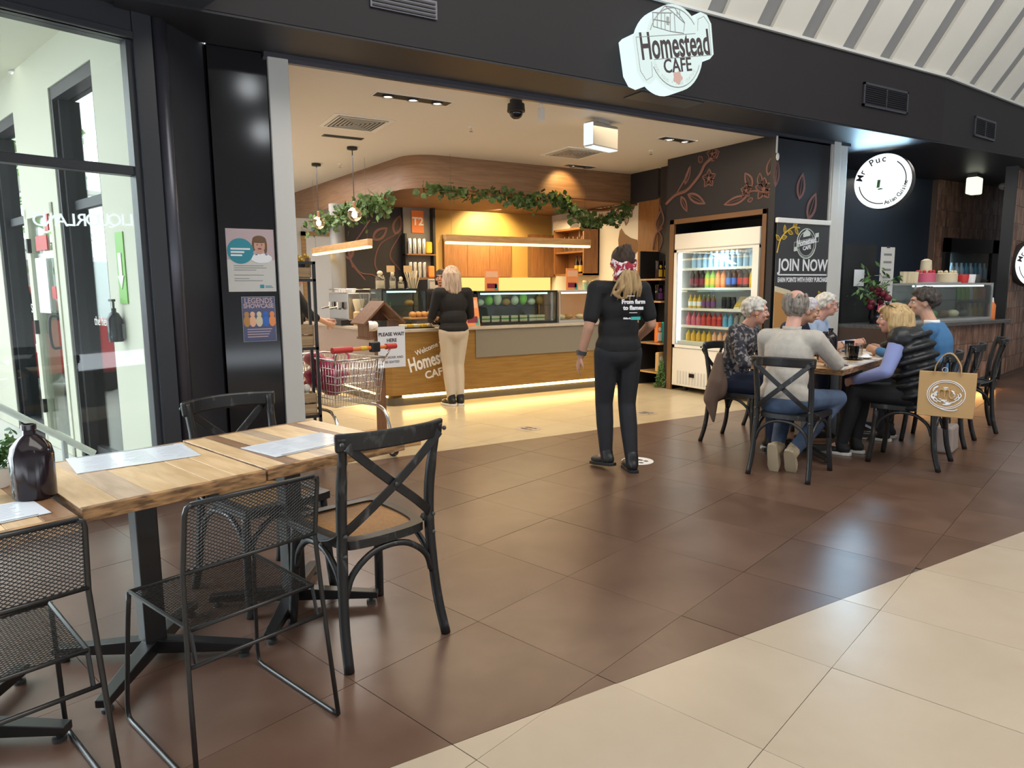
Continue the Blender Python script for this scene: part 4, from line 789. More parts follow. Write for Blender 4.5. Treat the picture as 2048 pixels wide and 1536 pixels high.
t = thing('tote_bag', 'crumpled magenta shopping bag lying in the trolley', 'bag', (1.585, 5.56, .50), .3); b = MB(); R2 = random.Random(8); [b.ell((R2.uniform(-.12, .05), R2.uniform(-.1, .2), R2.uniform(.08, .22)), (R2.uniform(.05, .09), R2.uniform(.05, .1), R2.uniform(.03, .06))) for q in range(14)]; b.ell((-.03, .06, .12), (.13, .18, .09)); b.ell((-.04, .02, .24), (.12, .15, .08)); b.ell((-.10, .1, .30), (.07, .12, .06)); robj('bag_body', b, 'magenta', t, .012, 1); obj('bag_strap', MB().tube(bez([(.05, -.10, .22), (.08, -.12, .33), (.02, -.06, .36), (-.03, .03, .22)], 6), .010, 6), 'pink', t, True)
b = MB(); b.ell((0, .02, .05), (.08, .11, .05)); t2 = obj('bag_lining', remesh(b, .014, 2), 'magenta', t); t2.data.materials.append(MAT['magenta'])
# house shaped sign stand
hs = thing('sign_stand', 'timber stand with a little house on top and a foot board', 'stand', (2.17, 6.08, 0), .1); hs.scale = (.86, .86, .93)
obj('foot_board', MB().b2((-.14, -.62, 0), (.14, .2, .045)), 'bench_wood', hs, bevel=.005); obj('post', MB().b2((-.03, -.03, .045), (.05, .05, 1.0)), 'stand_wood', hs)
obj('shelf', MB().b2((-.19, -.13, .98), (.19, .13, 1.0)), 'stand_wood', hs); obj('side_wall', MB().b2((-.18, -.12, 1.0), (-.16, .12, 1.15)), 'stand_wood', hs); obj('side_wall', MB().b2((.16, -.12, 1.0), (.18, .12, 1.15)), 'stand_wood', hs); obj('front_ledge', MB().b2((-.16, -.12, 1.0), (.16, -.10, 1.06)), 'stand_wood', hs)
for s in (-1, 1): obj('roof_board', MB().box((0, 0, 0), (.32, .34, .02), TR(s*.115, 0, 1.235) @ Matrix.Rotation(s*.72, 4, 'Y')), 'stand_wood', hs)
obj('gable_back', MB().prism([(-.18, 1.15), (.18, 1.15), (0, 1.33)], -.125, -.11, XZ), 'stand_wood', hs)
for k in range(4): b = MB(); b.ell((0, 0, .03), (.035, .05, .03), nu=10, nv=6); tag(obj('bread_roll', b, ('peach', 'pastry', 'peach', 'orange')[k], None, True), ('pale wrapped treat', 'brown wrapped treat', 'peach wrapped treat', 'orange wrapped treat')[k]+' inside the little timber house', 'treat', None, (2.08+.055*k, 6.02+.005*k, .932))
ws = thing('wait_sign', 'white paper sign Please wait here hung on the timber stand', 'sign', (2.24, 5.935, .655), .1); obj('sheet', MB().b2((-.135, 0, 0), (.135, .004, .37)), 'paper', ws)
b = MB(); b.text('PLEASE WAIT', .043, TR(0, -.001, .30) @ XZ, .001, off=.0012); b.text('HERE', .043, TR(0, -.001, .245) @ XZ, .001, off=.0012); b.text('TO ORDER AND', .03, TR(0, -.001, .09) @ XZ, .001); b.text('BE SEATED', .03, TR(0, -.001, .05) @ XZ, .001); obj('lettering', b, 'sign_ink', ws)

# ------------------------------------------------------------------ drinks fridge in the mural wall
FX = -PI/2
fg = thing('drinks_fridge', 'white upright glass door fridge of drinks set in the mural wall', 'fridge', (6.5, 6.13, 0), FX)
W2 = .68
obj('side_panel', MB().b2((-W2, .0, .08), (-W2+.03, .64, 2.02)), 'white', fg); obj('side_panel', MB().b2((W2-.03, 0, .08), (W2, .64, 2.02)), 'white', fg); obj('back_panel', MB().b2((-W2, .62, .08), (W2, .64, 2.02)), 'paper', fg)
obj('header', MB().b2((-W2, -.03, 1.83), (W2, .64, 2.03)), 'white', fg, bevel=.012); obj('base_panel', MB().b2((-W2, -.02, .07), (W2, .64, .565)), 'white', fg, bevel=.006)
for k in range(22): obj('vent_slat', MB().b2((-.58+.052*k, -.028, .10), (-.562+.052*k, -.02, .27)), 'post_white', fg)
obj('display', MB().b2((-.36, -.032, .20), (-.27, -.02, .25)), 'black_gloss', fg, label='small black temperature display')
for x in (-.55, .55): obj('foot', MB().cyl((x, .1, 0), (x, .1, .07), .03), 'black_paint', fg)
df = MB(); df.b2((-W2, -.03, .575), (-W2+.045, -.004, 1.825)); df.b2((W2-.09, -.035, .575), (W2, -.004, 1.825)); df.b2((-W2, -.03, .575), (W2, -.004, .61)); df.b2((-W2, -.03, 1.795), (W2, -.004, 1.825)); obj('door_frame', df, 'white', fg)
obj('door_glass', MB().b2((-W2+.045, -.02, .61), (W2-.09, -.014, 1.795)), 'case_glass', fg)
for x in (-.63, .57): obj('light_strip', MB().b2((x-.012, .03, .62), (x+.012, .055, 1.79)), 'led_white', fg)
FS = (.66, .865, 1.085, 1.345, 1.595)
for z in FS[1:]: obj('shelf', MB().b2((-.64, .05, z-.03), (.62, .58, z)), 'white', fg)
obj('shelf', MB().b2((-.64, .02, .61), (.62, .58, .66)), 'white', fg)
area('fridge_light', (6.62, 6.13, 1.80), (6.9, 6.13, 1.0), .1, 1.0, 17, (.66, .86, 1))
BT = {}
def bottle(kind, h, r, body, capm, lab, label, group, lx, ly, z):
    key = (kind, body, capm, lab)
    if key not in BT:
        t = thing('drink_bottle', label, 'bottle', (0, 0, 0), FX, group)
        obj('body', MB().lathe([(r*.9, 0), (r, .012), (r, h*.55), (r*.92, h*.66), (r*.38, h*.86), (r*.36, h*.92)], 10), body, t, 40)
        obj('cap', MB().lathe([(r*.42, h*.91), (r*.42, h)], 10), capm, t)
        if lab: obj('label', MB().lathe([(r*1.02, h*.16), (r*1.02, h*.5)], 10), lab, t, 40)
        BT[key] = t; first = True
    else: t = dup(BT[key], (0, 0, 0), FX)
    t.location = (6.5+ly, 6.13-lx, z); t['label'] = label; t['group'] = group; return t
for k in range(12): bottle('w', .20, .036, 'water', 'paper', None, 'clear water bottle with white cap in front row of top fridge shelf', 'water bottles on the top fridge shelf', -.50+.093*k, .16, FS[4])
for k in range(5): bottle('w2', .20, .036, 'water', 'red', None, 'water bottle with red cap behind the front row on top fridge shelf', 'red capped bottles at the top of the fridge', -.32+.09*k, .34, FS[4]+.035)
row2 = [('cola', 'black_paint', 'maroon', 'dark cola bottle with dark red label'), ('lime', 'mint', 'yellow', 'lime drink bottle with yellow label'), ('orange', 'blue', 'orange_card', 'orange drink bottle with blue cap'), ('cola', 'paper', 'blue', 'cola bottle with bright blue label'), ('cola', 'paper', 'red', 'cola bottle with bright red label'), ('gold', 'paper', 'yellow', 'golden juice bottle with white cap')]
kk = 0
for (bm, cm, lm, lb), n in zip(row2, (3, 2, 2, 2, 2, 2)):
    for k in range(n): bottle('s', .235, .038, bm, cm, lm, lb+' on second fridge shelf', lb+'s on the second shelf', -.51+.088*kk, .14, FS[3]); kk += 1
for k in range(6):
    m, cm, lb = (('gold', 'yellow', 'short gold juice bottle'), ('brown', 'green_sign', 'short dark juice bottle with green cap'))[k//3]; bottle('j', .17, .032, m, cm, 'paper' if k < 3 else 'purple', lb+' on third fridge shelf', lb+'s on the third shelf', -.53+.078*k, .14, FS[2])
for k in range(3):
    t = thing('drink_can', 'black can beside the sandwich packs on third fridge shelf', 'can', (6.5+.2, 6.13-(-.02+.075*k), FS[2]), 0, 'black cans on the third shelf'); obj('body', MB().lathe([(.028, 0), (.032, .01), (.032, .13), (.026, .145)], 12), 'black_gloss', t, 40); obj('lid', MB().lathe([(.026, .145), (.024, .147)], 12), 'alu', t)
for k in range(4):
    t = thing('sandwich_pack', 'triangular sandwich pack with pale label on third fridge shelf', 'sandwich', (6.5+.14, 6.13-(.22+.095*k), FS[2]), FX, 'sandwich packs on the third shelf'); obj('pack', MB().prism([(0, 0), (.12, 0), (.12, .15)], -.042, .042, RZ(PI/2) @ XZ), 'cream_food', t); obj('label', MB().prism([(.02, .028), (.06, .078), (.06, .08), (.02, .03)], -.04, .04, TR(0, -.004, 0) @ RZ(PI/2) @ XZ), 'gold', t)
for k in range(13):
    m, cm, lb = [('pink', 'pink', 'pink drink bottle'), ('red', 'red', 'red drink bottle'), ('sky', 'sky', 'sky blue drink bottle'), ('mid_grey', 'dark_grey', 'grey drink bottle')][0 if k < 3 else 1 if k < 7 else 2 if k < 9 else 3]; bottle('p', .165, .036, m, cm, None, lb+' on fourth fridge shelf', lb+'s on the fourth shelf', -.54+.088*k, .13, FS[1])
for k in range(12):
    m, cm, lb = [('yellow', 'lime', 'small yellow juice bottle'), ('peach', 'orange', 'small peach juice bottle'), ('mid_grey', 'paper', 'small grey juice bottle')][k//5 if k < 10 else 2]; bottle('q', .14, .036, m, cm, None, lb+' on the bottom fridge shelf', lb+'s on the bottom shelf', -.53+.09*k, .12, FS[0])
# coffee bag stand behind the staff member
cs = thing('coffee_stand', 'black stand with lit timber shelves of coffee bags by the mural wall', 'shelf', (6.70, 7.32, 0))
cb = MB(); cb.b2((-.2, .18, 0), (.19, .2, 1.85)); cb.b2((.17, -.28, 0), (.19, .2, 1.85)); obj('carcass', cb, 'black_paint', cs)
for z in (.20, .60, 1.17, 1.47): obj('shelf', MB().b2((-.2, -.24, z-.022), (.17, .18, z)), 'bench_wood', cs)
def bag(x, y, z, m, lm, label, w=.1, h=.22):
    t = thing('coffee_bag', label, 'bag', (x, y, z), .15); obj('pouch', MB().box((0, 0, h/2), (w, .06, h)), m, t, bevel=.015); obj('label', MB().b2((-w*.4, -.033, h*.1), (w*.4, -.029, h*.5)), lm, t); b = MB(); b.lathe([(w*.28, 0), (w*.26, .004)], 14, TR(0, -.031, h*.66) @ Matrix.Rotation(PI/2, 4, 'X')); obj('badge', b, lm, t)
for k in range(4): bag(6.55+.095*k, 7.18, 1.471, 'black_gloss', 'yellow', ('first', 'second', 'third', 'last')[k]+' black and yellow coffee bag from left, coffee stand top shelf', .085, .24)
for k in range(3): bag(6.56+.11*k, 7.18, 1.171, 'black_gloss', 'yellow' if k else 'purple', ('purple labelled bag at left of the middle shelf', 'yellow labelled bag centred on the middle shelf', 'yellow labelled bag at right of the middle shelf')[k]+', coffee stand')
for k in range(3): bag(6.56+.11*k, 7.18, .601, ('orange', 'teal', 'gold')[k], 'paper', ('orange', 'teal', 'gold')[k]+' gift bag on the lower shelf of the coffee stand', .1, .28)
for k in range(2): bag(6.58+.15*k, 7.16, .201, 'card_kraft', 'paper', ('left', 'right')[k]+' kraft gift bag on the bottom shelf of the coffee stand', .13, .27)
t = thing('tinsel_tree', 'small frosted green tree on the floor by the coffee stand', 'plant', (6.50, 7.02, 0)); b = MB()
for k in range(260): z = R.uniform(0.02, .38); r = .12*(1-z/.42)*math.sqrt(R.random()); a = R.uniform(0, 6.3); b.box((0, 0, 0), (.035, .006, .02), TR(r*math.cos(a), r*math.sin(a), z) @ Matrix.Rotation(R.uniform(0, 6), 4, (R.random(), R.random(), 1)))
obj('foliage', b, 'leaf', t, kind='stuff'); obj('stem', MB().cyl((0, 0, 0), (0, 0, .36), .008), 'brown', t)

# ------------------------------------------------------------------ join-now banner on the folding panel
bn = thing('loyalty_banner', 'dark roll-up banner JOIN NOW with cafe crest beside the fridge', 'banner', (6.88, 5.19, 0))
obj('cloth', MB().b2((-.45, -.004, .25), (.45, .004, 2.05)), mat('banner', (.045, .045, .048), .5).name, bn); obj('top_rail', MB().b2((-.46, -.02, 2.045), (.46, .02, 2.10)), 'white', bn, bevel=.008); obj('foot', MB().b2((-.45, -.06, 0), (.45, .02, .06)), 'alu', bn); obj('pole', MB().cyl((0, .015, .06), (0, .015, 2.05), .012), 'alu', bn)
b = MB(); b.text('JOIN NOW', .185, TR(.02, -.005, 1.585) @ XZ, .001, off=.004, sx=.92); b.b2((-.40, -.007, 1.475), (.44, -.004, 1.490)); b.text('EARN POINTS WITH EVERY PURCHASE', .072, TR(.03, -.005, 1.425) @ XZ, .001, off=.002, sx=.70); obj('lettering', b, 'paper', bn)
b = MB(); M0 = TR(.05, -.005, 1.83) @ XZ
b.tube(arc((0, 0), .165, 0, 2*PI, 28)[:-1], .006, 5, M0, closed=True); b.tube(arc((0, 0), .135, 0, 2*PI, 28)[:-1], .003, 5, M0, closed=True); b.tube([(-.21, -.045, .002), (.21, .03, .002), (.21, .085, .002), (-.21, .01, .002)], .003, 4, M0, closed=True); b.prism([(-.21, -.09), (-.15, -.08), (-.15, -.03), (-.21, -.045)], 0, .002, M0); b.prism([(.15, .07), (.21, .085), (.21, .13), (.15, .12)], 0, .002, M0); b.prism([(-.06, .07), (.06, .09), (.06, .13), (0, .16), (-.06, .12)], 0, .002, M0)
for k in range(18): a = PI*1.15+k*PI*.70/17; b.lathe([(.006, 0), (.005, .002)], 6, M0 @ TR(.15*math.cos(a), .15*math.sin(a), 0))
obj('crest', b, 'sign_pale', bn, label='pale crest'); b = MB(); b.text('Homestead', .098, TR(.05, -.012, 1.852) @ XZ @ RZ(.18), .001, off=.003, sx=.72); b.text('CAFE', .06, TR(.06, -.008, 1.785) @ XZ @ RZ(.18), .001, off=.002); obj('crest_text', b, 'paper', bn)
b = MB(); M0 = TR(0, -.004, 0) @ XZ; b.prism([(-.45, 1.36), (-.2, 1.31), (.1, 1.18), (.3, 1.0), (.45, .8), (.45, .25), (-.45, .25)], 0, .002, M0); obj('swoosh', b, 'cream_food', bn, label='cream coloured lower shape')
b = MB(); M0 = TR(0, -.006, 0) @ XZ; b.prism([(-.45, 1.30), (-.2, 1.25), (.05, 1.12), (.25, .9), (-.45, .9)], 0, .002, M0); obj('swoosh', b, 'pastry', bn, label='tan lower shape')
b = MB(); M0 = TR(0, -.006, 0) @ XZ; stem2(b, [(-.44, 1.72), (-.40, 1.85), (-.33, 1.93), (-.2, 2.0), (-.08, 2.0)], .008, M0)
obj('sprig', b, 'gold', bn, label='gold stem')
for x, y, a in ((-.40, 1.85, 2.4), (-.38, 1.88, .2), (-.33, 1.93, 1.6), (-.28, 1.96, -.3), (-.2, 2.0, .6), (-.16, 2.0, -.9), (.36, 1.22, 2.2), (.36, 1.22, .9), (.36, 1.22, -1.2)): b = MB(); leaf2(b, x, y, a, .10, .03, M0); obj('sprig_leaf', b, 'gold', bn)
t = thing('panel_hook', 'small white latch hanging at the top of the folding panel', 'latch', (6.40, 5.215, 2.70)); obj('strap', MB().b2((-.012, -.004, .08), (.012, 0, .27)), 'white', t); b = MB(); b.ell((.01, -.01, .04), (.02, .015, .04)); obj('weight', b, 'white', t, True)

# ------------------------------------------------------------------ illuminated cafe sign
sg = thing('cafe_sign', 'illuminated Homestead Cafe crest sign on the dark bulkhead', 'sign', (0, 4.655, 0))
def ds(x, y): p = on_y(x, y, 4.47); return (p.x, p.z)
ca, cz = 4.215, 3.295; b = MB(); bd = MB(); TL = .205; cr, sr = math.cos(TL), math.sin(TL)
ov = arc((0, 0), 1, 0, 2*PI, 40, lambda u, v: (ca+u*.315, cz+v*.335))[:-1]
def rb(u, v): return (ca+u*cr-v*sr, cz+.01+u*sr+v*cr)
ban = [rb(-.41, -.115), rb(.33, -.115), rb(.41, -.10), rb(.43, -.03), rb(.43, .17), rb(.40, .235), rb(.33, .26), rb(.27, .22), rb(.24, .12), rb(-.36, .12), rb(-.43, .10), rb(-.44, -.10), rb(-.43, -.20), rb(-.36, -.27), rb(-.29, -.25), rb(-.27, -.20), rb(-.27, -.115)]
ban = [rb(-.44, .10), rb(-.44, -.16), rb(-.40, -.24), rb(-.33, -.27), rb(-.26, -.235), rb(-.25, -.115), rb(.38, -.115), rb(.43, -.08), rb(.44, .16), rb(.40, .23), rb(.33, .255), rb(.27, .225), rb(.255, .125), rb(-.40, .125)]
MS = XZ
bd.prism(ov, .0, .165, MS); bd.prism(ban, .0, .168, MS); obj('light_box', bd, 'sign_side', sg, label='glowing white sides')
fa = MB(); sh = lambda P, k: [(ca+(x-ca)*k, cz+(y-cz)*k) for x, y in P]
fa.prism(ov, .165, .171, MS); fa.prism(ban, .168, .174, MS); obj('face', fa, 'sign_face', sg)
ln = MB(); z = .176
def lines(mb, pts, w, closed=False): mb.tube([(x, y, z) for x, y in pts], w, 4, MS, closed=closed)
for k in (.91,):
    P = sh(ov, k); lines(ln, [p for p in P if (p[1]-cz-.01)*cr-(p[0]-ca)*sr > .135 or (p[1]-cz-.01)*cr-(p[0]-ca)*sr < -.125], .003) if 0 else None
    for sgn in (1, -1):
        Q = [p for p in P+P if sgn*((p[1]-cz-.01)*cr-(p[0]-ca)*sr) > .135]; Q = sorted(set(Q), key=lambda p: math.atan2(p[0]-ca, sgn*(p[1]-cz))); lines(ln, Q, .0042)
lines(ln, [rb(-.41, .09), rb(.24, .09)], .003); lines(ln, [rb(-.25, -.085), rb(.40, -.085)], .003); lines(ln, [rb(-.41, .09), rb(-.41, -.16), rb(-.36, -.235), rb(-.29, -.21), rb(-.28, -.1)], .003); lines(ln, [rb(.40, -.085), rb(.41, .16), rb(.36, .22), rb(.29, .2), rb(.27, .11)], .003)
H = lambda *q: [ds(*p) for p in q]
hs_ = [H((1307, 24), (1308, 52), (1342, 62), (1342, 24)), H((1306, 24), (1320, 25), (1331, 11), (1345, 22), (1371, 46)), H((1320, 25), (1345, 25)), H((1331, 11), (1350, 14), (1371, 45), (1369, 62)), H((1355, 20), (1356, 30)), H((1361, 17), (1361, 34)), H((1316, 26), (1316, 55)), H((1324, 26), (1324, 58)), H((1331, 27), (1332, 60)), H((1350, 28), (1352, 62)), H((1308, 38), (1342, 44)), H((1342, 62), (1369, 66))]
for q in hs_: lines(ln, q, .0046)
ln.prism(H((1335, 32), (1340, 33), (1340, 50), (1335, 48)), z-.004, z, MS)
obj('line_work', ln, 'sign_grey', sg, label='grey line drawing of a house and borders')
tx = MB(); MQ = MS
tx.text('Homestead', .285, MQ @ TR(ca+.005, cz+.02, .175) @ RZ(TL), .002, off=.005, sx=.585); tx.text('CAFE', .15, MQ @ TR(ca+.03, cz-.135, .175) @ RZ(TL), .002, off=.002, sx=.9)
obj('lettering', tx, 'sign_ink', sg, label='dark Homestead CAFE lettering')
ro = MB(); 
ro.prism(arc((0, 0), 1, 0, 2*PI, 40, lambda u, v: (ca+.035+u*.048*(1+.14*math.cos(5*math.atan2(v, u))), cz-.225+v*.048*(1+.14*math.cos(5*math.atan2(v, u)))))[:-1], .172, .1755, MS)
obj('rose', ro, 'sign_pink', sg, label='pale pink rose')
sm = MB()
for k, ch in enumerate('GOOD FOOD * FINE COFFEE'):
    a = PI*1.18+k*PI*.64/22
    if ch != ' ': sm.text(ch, .035, MS @ TR(ca+.262*math.cos(a), cz+.275*math.sin(a), .173) @ RZ(a+PI/2), .001)
obj('arc_marks', sm, 'sign_pale', sg)

# ------------------------------------------------------------------ neighbouring counter: brick, signs, fridge
def bricks(name, M, nx, nz, z0, w=.0625, h=.24, holes=None, hand=None):
    w_ = hand; me = MB().box((0, 0, 0), (w-.004, .012, h-.005)).mesh('brick', 'brick'); Rb = random.Random(nx*7+nz)
    for i in range(nx):
        for k in range(nz):
            x, z = w*(i+.5), z0+h*(k+.5)
            if holes and holes(x, z): continue
            o = bpy.data.objects.new('brick', me); COL.objects.link(o); o.parent = w_; o.matrix_local = M @ TR(x, -Rb.uniform(.004, .009), z) @ Matrix.Rotation(Rb.uniform(-.012, .012), 4, 'Z')
pc = thing('brick_counter', 'counter faced with upright slim bricks under a dark stone top', 'counter', (0, 0, 0))
obj('core', MB().b2((7.64, 4.63, .13), (10.22, 5.3, .86)), 'brick_joint', pc); obj('plinth', MB().b2((7.64, 4.68, 0), (10.18, 5.3, .13)), 'black_paint', pc); obj('stone_top', MB().b2((7.64, 4.55, .86), (10.32, 5.35, .905)), 'puc_top', pc, bevel=.004)
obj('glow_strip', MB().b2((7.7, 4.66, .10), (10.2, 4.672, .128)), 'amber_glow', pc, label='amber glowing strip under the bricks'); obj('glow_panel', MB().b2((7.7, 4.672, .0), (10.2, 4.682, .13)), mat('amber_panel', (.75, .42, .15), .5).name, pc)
bricks('brick', TR(7.66, 4.63, 0), 41, 3, .135, hand=pc); bricks('brick', TR(10.22, 4.63, 0) @ RZ(PI/2), 10, 3, .135, hand=pc)
area('amber_wash', (9.2, 4.60, .09), (9.2, 4.3, 0), 1.9, .03, 5, (1, .5, .15))
bw = struct('wall_brick', MB().b2((11.41, 6.22, 0), (14.0, 6.35, 3.0)), 'brick_joint'); bricks('brick', TR(11.42, 6.22, 0), 38, 9, .84, hand=bw, holes=lambda x, z: .22 < x < 1.93 and z < 2.10)
pa = math.radians(13); PP = Vector((11.12, 5.0, 0)); MPi = TR(*PP) @ RZ(pa)
bp = struct('wall_pier', MB().b2((0, 0, 0), (3, .12, 3.0), MPi), 'brick_joint'); bricks('brick', MPi, 24, 12, .06, hand=bp)
struct('trim_11', MB().b2((-.05, -.02, 0), (0.0, .12, 3.0), MPi), 'black_paint')
struct('wall_navy', MB().b2((7.62, 6.3, 0), (11.45, 6.4, 3.0)).b2((7.55, 5.40, 0), (7.64, 6.4, 3.0)), 'navy_wall')
def puc_sign(label, loc, r, rz, tilt):
    t = thing('round_sign', label, 'sign', loc, rz); M0 = XZ
    b = MB(); b.lathe([(r, 0), (r, .12), (r*.99, .125)], 48, M0 @ TR(0, 0, -.12)); obj('light_box', b, 'dark_grey', t, 40); b = MB(); b.lathe([(r*.985, .006), (r*.98, .010)], 48, M0); obj('face', b, 'puc_face', t)
    ln = MB(); q = r*.80
    ln.tube(arc((0, 0), q, -.25, .95, 16, lambda u, v: (u, v, .012)), .006, 4, M0); ln.tube(arc((0, 0), q, PI+.15, PI*1.5+.1, 16, lambda u, v: (u, v, .012)), .006, 4, M0); obj('ring_line', ln, 'sign_ink', t)
    tx = MB()
    for k, ch in enumerate('Mr Puc'):
        a = 2.9-k*.27
        if ch != ' ': tx.text(ch, r*.33, M0 @ TR(.80*r*math.cos(a), .80*r*math.sin(a), .011) @ RZ(a-PI/2), .002, off=.001)
    for k, ch in enumerate('Asian Cuisine'):
        a = PI*1.5+.22+k*.103
        if ch != ' ': tx.text(ch, r*.2, M0 @ TR(.80*r*math.cos(a), .80*r*math.sin(a), .011) @ RZ(a+PI/2), .002, off=.001)
    obj('lettering', tx, 'sign_ink', t, label='dark lettering round the rim'); b = MB(); b.prism([(-r*.18, -r*.22), (-r*.08, -r*.22), (-r*.06, r*.06), (-r*.16, r*.06)], .010, .013, M0); b.prism([(-r*.12, -r*.30), (r*.05, -r*.28), (-r*.02, -r*.24), (-r*.14, -r*.26)], .010, .013, M0); obj('emblem', b, 'leaf', t, label='small green mark')
    return t
ps = puc_sign('glowing round white Mr Puc Asian Cuisine sign hanging from the soffit', (8.45, 5.28, 2.632), .335, -PI/2+.25, 0)
obj('hanger', MB().cyl((0, .06, .32), (0, .06, .352), .02), 'dark_grey', ps)
p_ = on_y(2070, 527, 4.86); p2 = puc_sign('second round white sign on the brick pier at right edge', (p_.x, 4.86, p_.z), .33, -.38, 0)
obj('wall_arm', MB().b2((-.02, .02, -.05), (.02, .10, .05)), 'dark_grey', p2)
area('sign_glow', (8.34, 5.24, 2.6), (7.6, 5.0, 2.4), .6, .6, 22, (.45, .75, 1))
f2 = thing('drinks_fridge', 'black framed drinks fridge set in the brick wall at right', 'fridge', (12.5, 6.2, .72)); f2.scale = (1.55, 1, 1); fr = MB()
for lo, hi in (((-.54, -.04, 0), (-.44, .02, 1.38)), ((.40, -.04, 0), (.54, .02, 1.38)), ((-.54, -.04, 1.16), (.54, .02, 1.38)), ((-.54, -.04, 0), (.54, .02, .05))): fr.b2(lo, hi)
obj('frame', fr, 'black_paint', f2); obj('door_glass', MB().b2((-.44, -.02, .05), (.40, -.012, 1.16)), 'case_glass', f2); obj('back_panel', MB().b2((-.5, .012, .03), (.5, .018, 1.2)), mat('pale_blue', (.45, .55, .66), .5).name, f2)
obj('light_strip', MB().b2((-.43, -.008, .06), (-.40, .008, 1.14)), 'led_white', f2)
for z in (.38, .72): obj('shelf', MB().b2((-.44, -.01, z-.03), (.40, .012, z)), 'white', f2)
for z0, ms, lb in ((.72, ('water', 'water', 'water', 'sky', 'water', 'sky', 'water', 'water'), 'blue water bottle on the top shelf of the brick wall fridge'), (.38, ('blue', 'green', 'green_sign', 'lime', 'lime', 'paper', 'yellow', 'orange', 'orange'), ''), (.06, ('dark_grey', 'dark_grey', 'dark_grey', 'dark_grey', 'cream_food', 'gold', 'gold'), '')):
    for k, m in enumerate(ms):
        nm = {'water': 'clear', 'sky': 'sky blue', 'blue': 'dark blue', 'green': 'deep green', 'green_sign': 'bright green', 'lime': 'lime green', 'paper': 'white', 'yellow': 'yellow', 'orange': 'orange', 'dark_grey': 'dark grey', 'cream_food': 'cream', 'gold': 'golden'}[m]
        sh_ = {.72: 'top', .38: 'middle', .06: 'bottom'}[z0]; b = MB(); r = .038; r = .048; b.lathe([(r, 0), (r, .16), (r*.4, .23), (r*.4, .27)], 10); tag(obj('drink_bottle', b, m, None, 40), nm+' drink bottle on the '+sh_+' shelf of the brick wall fridge', 'bottle', nm+' bottles, '+sh_+' shelf of the right fridge', (12.5-.58+.137*k*(8/len(ms))*1.05, 6.182, .721+z0))
dc2 = case('glass food case with a bright top light on the brick counter', 8.35, 10.15, 4.72, 5.2, .906, 1.38, 'alu', 'led_white', 'mid_grey')
Rm = random.Random(3)
for k in range(6): loaf(8.65+.25*k, 4.95, .937, .09, .07, .05, ('orange', 'brown', 'green', 'brown', 'cream_food', 'dark_grey')[k], 'food_tray', ('orange', 'brown', 'green', 'second brown', 'cream', 'dark')[k]+' dish of food inside the glass case on the brick counter', 'dish', None)
for k, (x, m1_, lb) in enumerate(((8.95, 'pink', 'tiered pink cake'), (9.45, 'cream_food', 'round cream cake'))):
    t = thing('cake', lb+' on top of the food case', 'cake', (x, 4.95, 1.381)); obj('cake_board', MB().lathe([(.16, 0), (.16, .012)], 20), 'alu', t); obj('body', MB().lathe([(.12, .012), (.12, .12), (.10, .13)], 20), m1_, t, 40)
    if k == 0: obj('top_tier', MB().lathe([(.07, .13), (.06, .28), (.02, .30)], 16), 'cream_food', t, 40)
    b = MB()
    for q in range(9): b.ell((.09*math.cos(q*.7), .09*math.sin(q*.7), .14), .022, nu=8, nv=5)
    obj('topping', b, 'red' if k == 0 else 'cream_food', t, True)
for k in range(4): t = thing('paper_bag', 'folded pale paper bag standing on the left end of the food case', 'bag', (8.42+.09*k, 4.92, 1.381), .2*k, 'pale bags on the food case'); obj('bag', MB().box((0, 0, .07), (.07, .05, .14), taper=.8), 'cream_food', t)
for k, (x, m, lb) in enumerate(((9.75, 'red', 'red topped tub on the food case'), (9.92, 'paper', 'white paper cup stack on the food case'), (10.05, 'dark_grey', 'black tub at the right end of the food case'))): b = MB(); b.lathe([(.055, 0), (.065, .10), (.06, .11)], 14); tag(obj('tub', b, m, None, 40), lb, 'tub', None, (x, 4.9, 1.381))
t = thing('orange_bottle', 'orange sauce bottle at the right end of the brick counter', 'bottle', (10.22, 4.75, .906)); obj('body', MB().lathe([(.045, 0), (.045, .18), (.02, .22)], 14), 'orange', t, 40); obj('cap', MB().lathe([(.02, .22), (.012, .28)], 10), 'paper', t)
p = on_y(1773, 545, 5.0); t = thing('paper_menu', 'long white paper menu hanging above the brick counter', 'menu', (p.x, 5.0, p.z)); obj('sheet', MB().b2((-.14, -.003, -.38), (.14, 0, .30)), 'post_white', t)
for k in range(6): obj('print_line', MB().b2((-.08, -.005, .20-.09*k), (.08, -.003, .225-.09*k)), 'mid_grey', t)
obj('clip', MB().b2((-.03, -.008, .29), (.03, .004, .31)), 'dark_grey', t)
t = thing('black_panel', 'black framed board behind the flowers on the brick counter', 'board', (8.02, 5.25, .906)); obj('board', MB().b2((-.32, -.02, 0), (.32, .02, .95)), 'black_paint', t)
t = thing('paper_notice', 'small white notice on the board above the flowers', 'notice', (8.0, 5.222, 1.45)); obj('sheet', MB().b2((-.10, -.004, -.1), (.10, 0, .1)), 'paper', t)
fl = thing('flower_bouquet', 'dark red bouquet in a vase with pink ribbon on the brick counter', 'flowers', (7.98, 4.98, .906)); obj('vase', MB().lathe([(.05, 0), (.07, .08), (.05, .2), (.06, .22)], 16), 'black_gloss', fl, 40)
b = MB(); bl = MB()
for k in range(110):
    u = Vector((R.gauss(0, .13), R.gauss(0, .09), .40+R.gauss(0, .11))); e = Quaternion((R.gauss(0, 1), R.gauss(0, 1), R.gauss(0, 1), 1)).normalized().to_matrix(); b.add([u+e @ Vector(q)*.05 for q in ((0, -1, 0), (.35, 0, 0), (0, 1, 0), (-.35, 0, 0))], [(0, 1, 2, 3)])
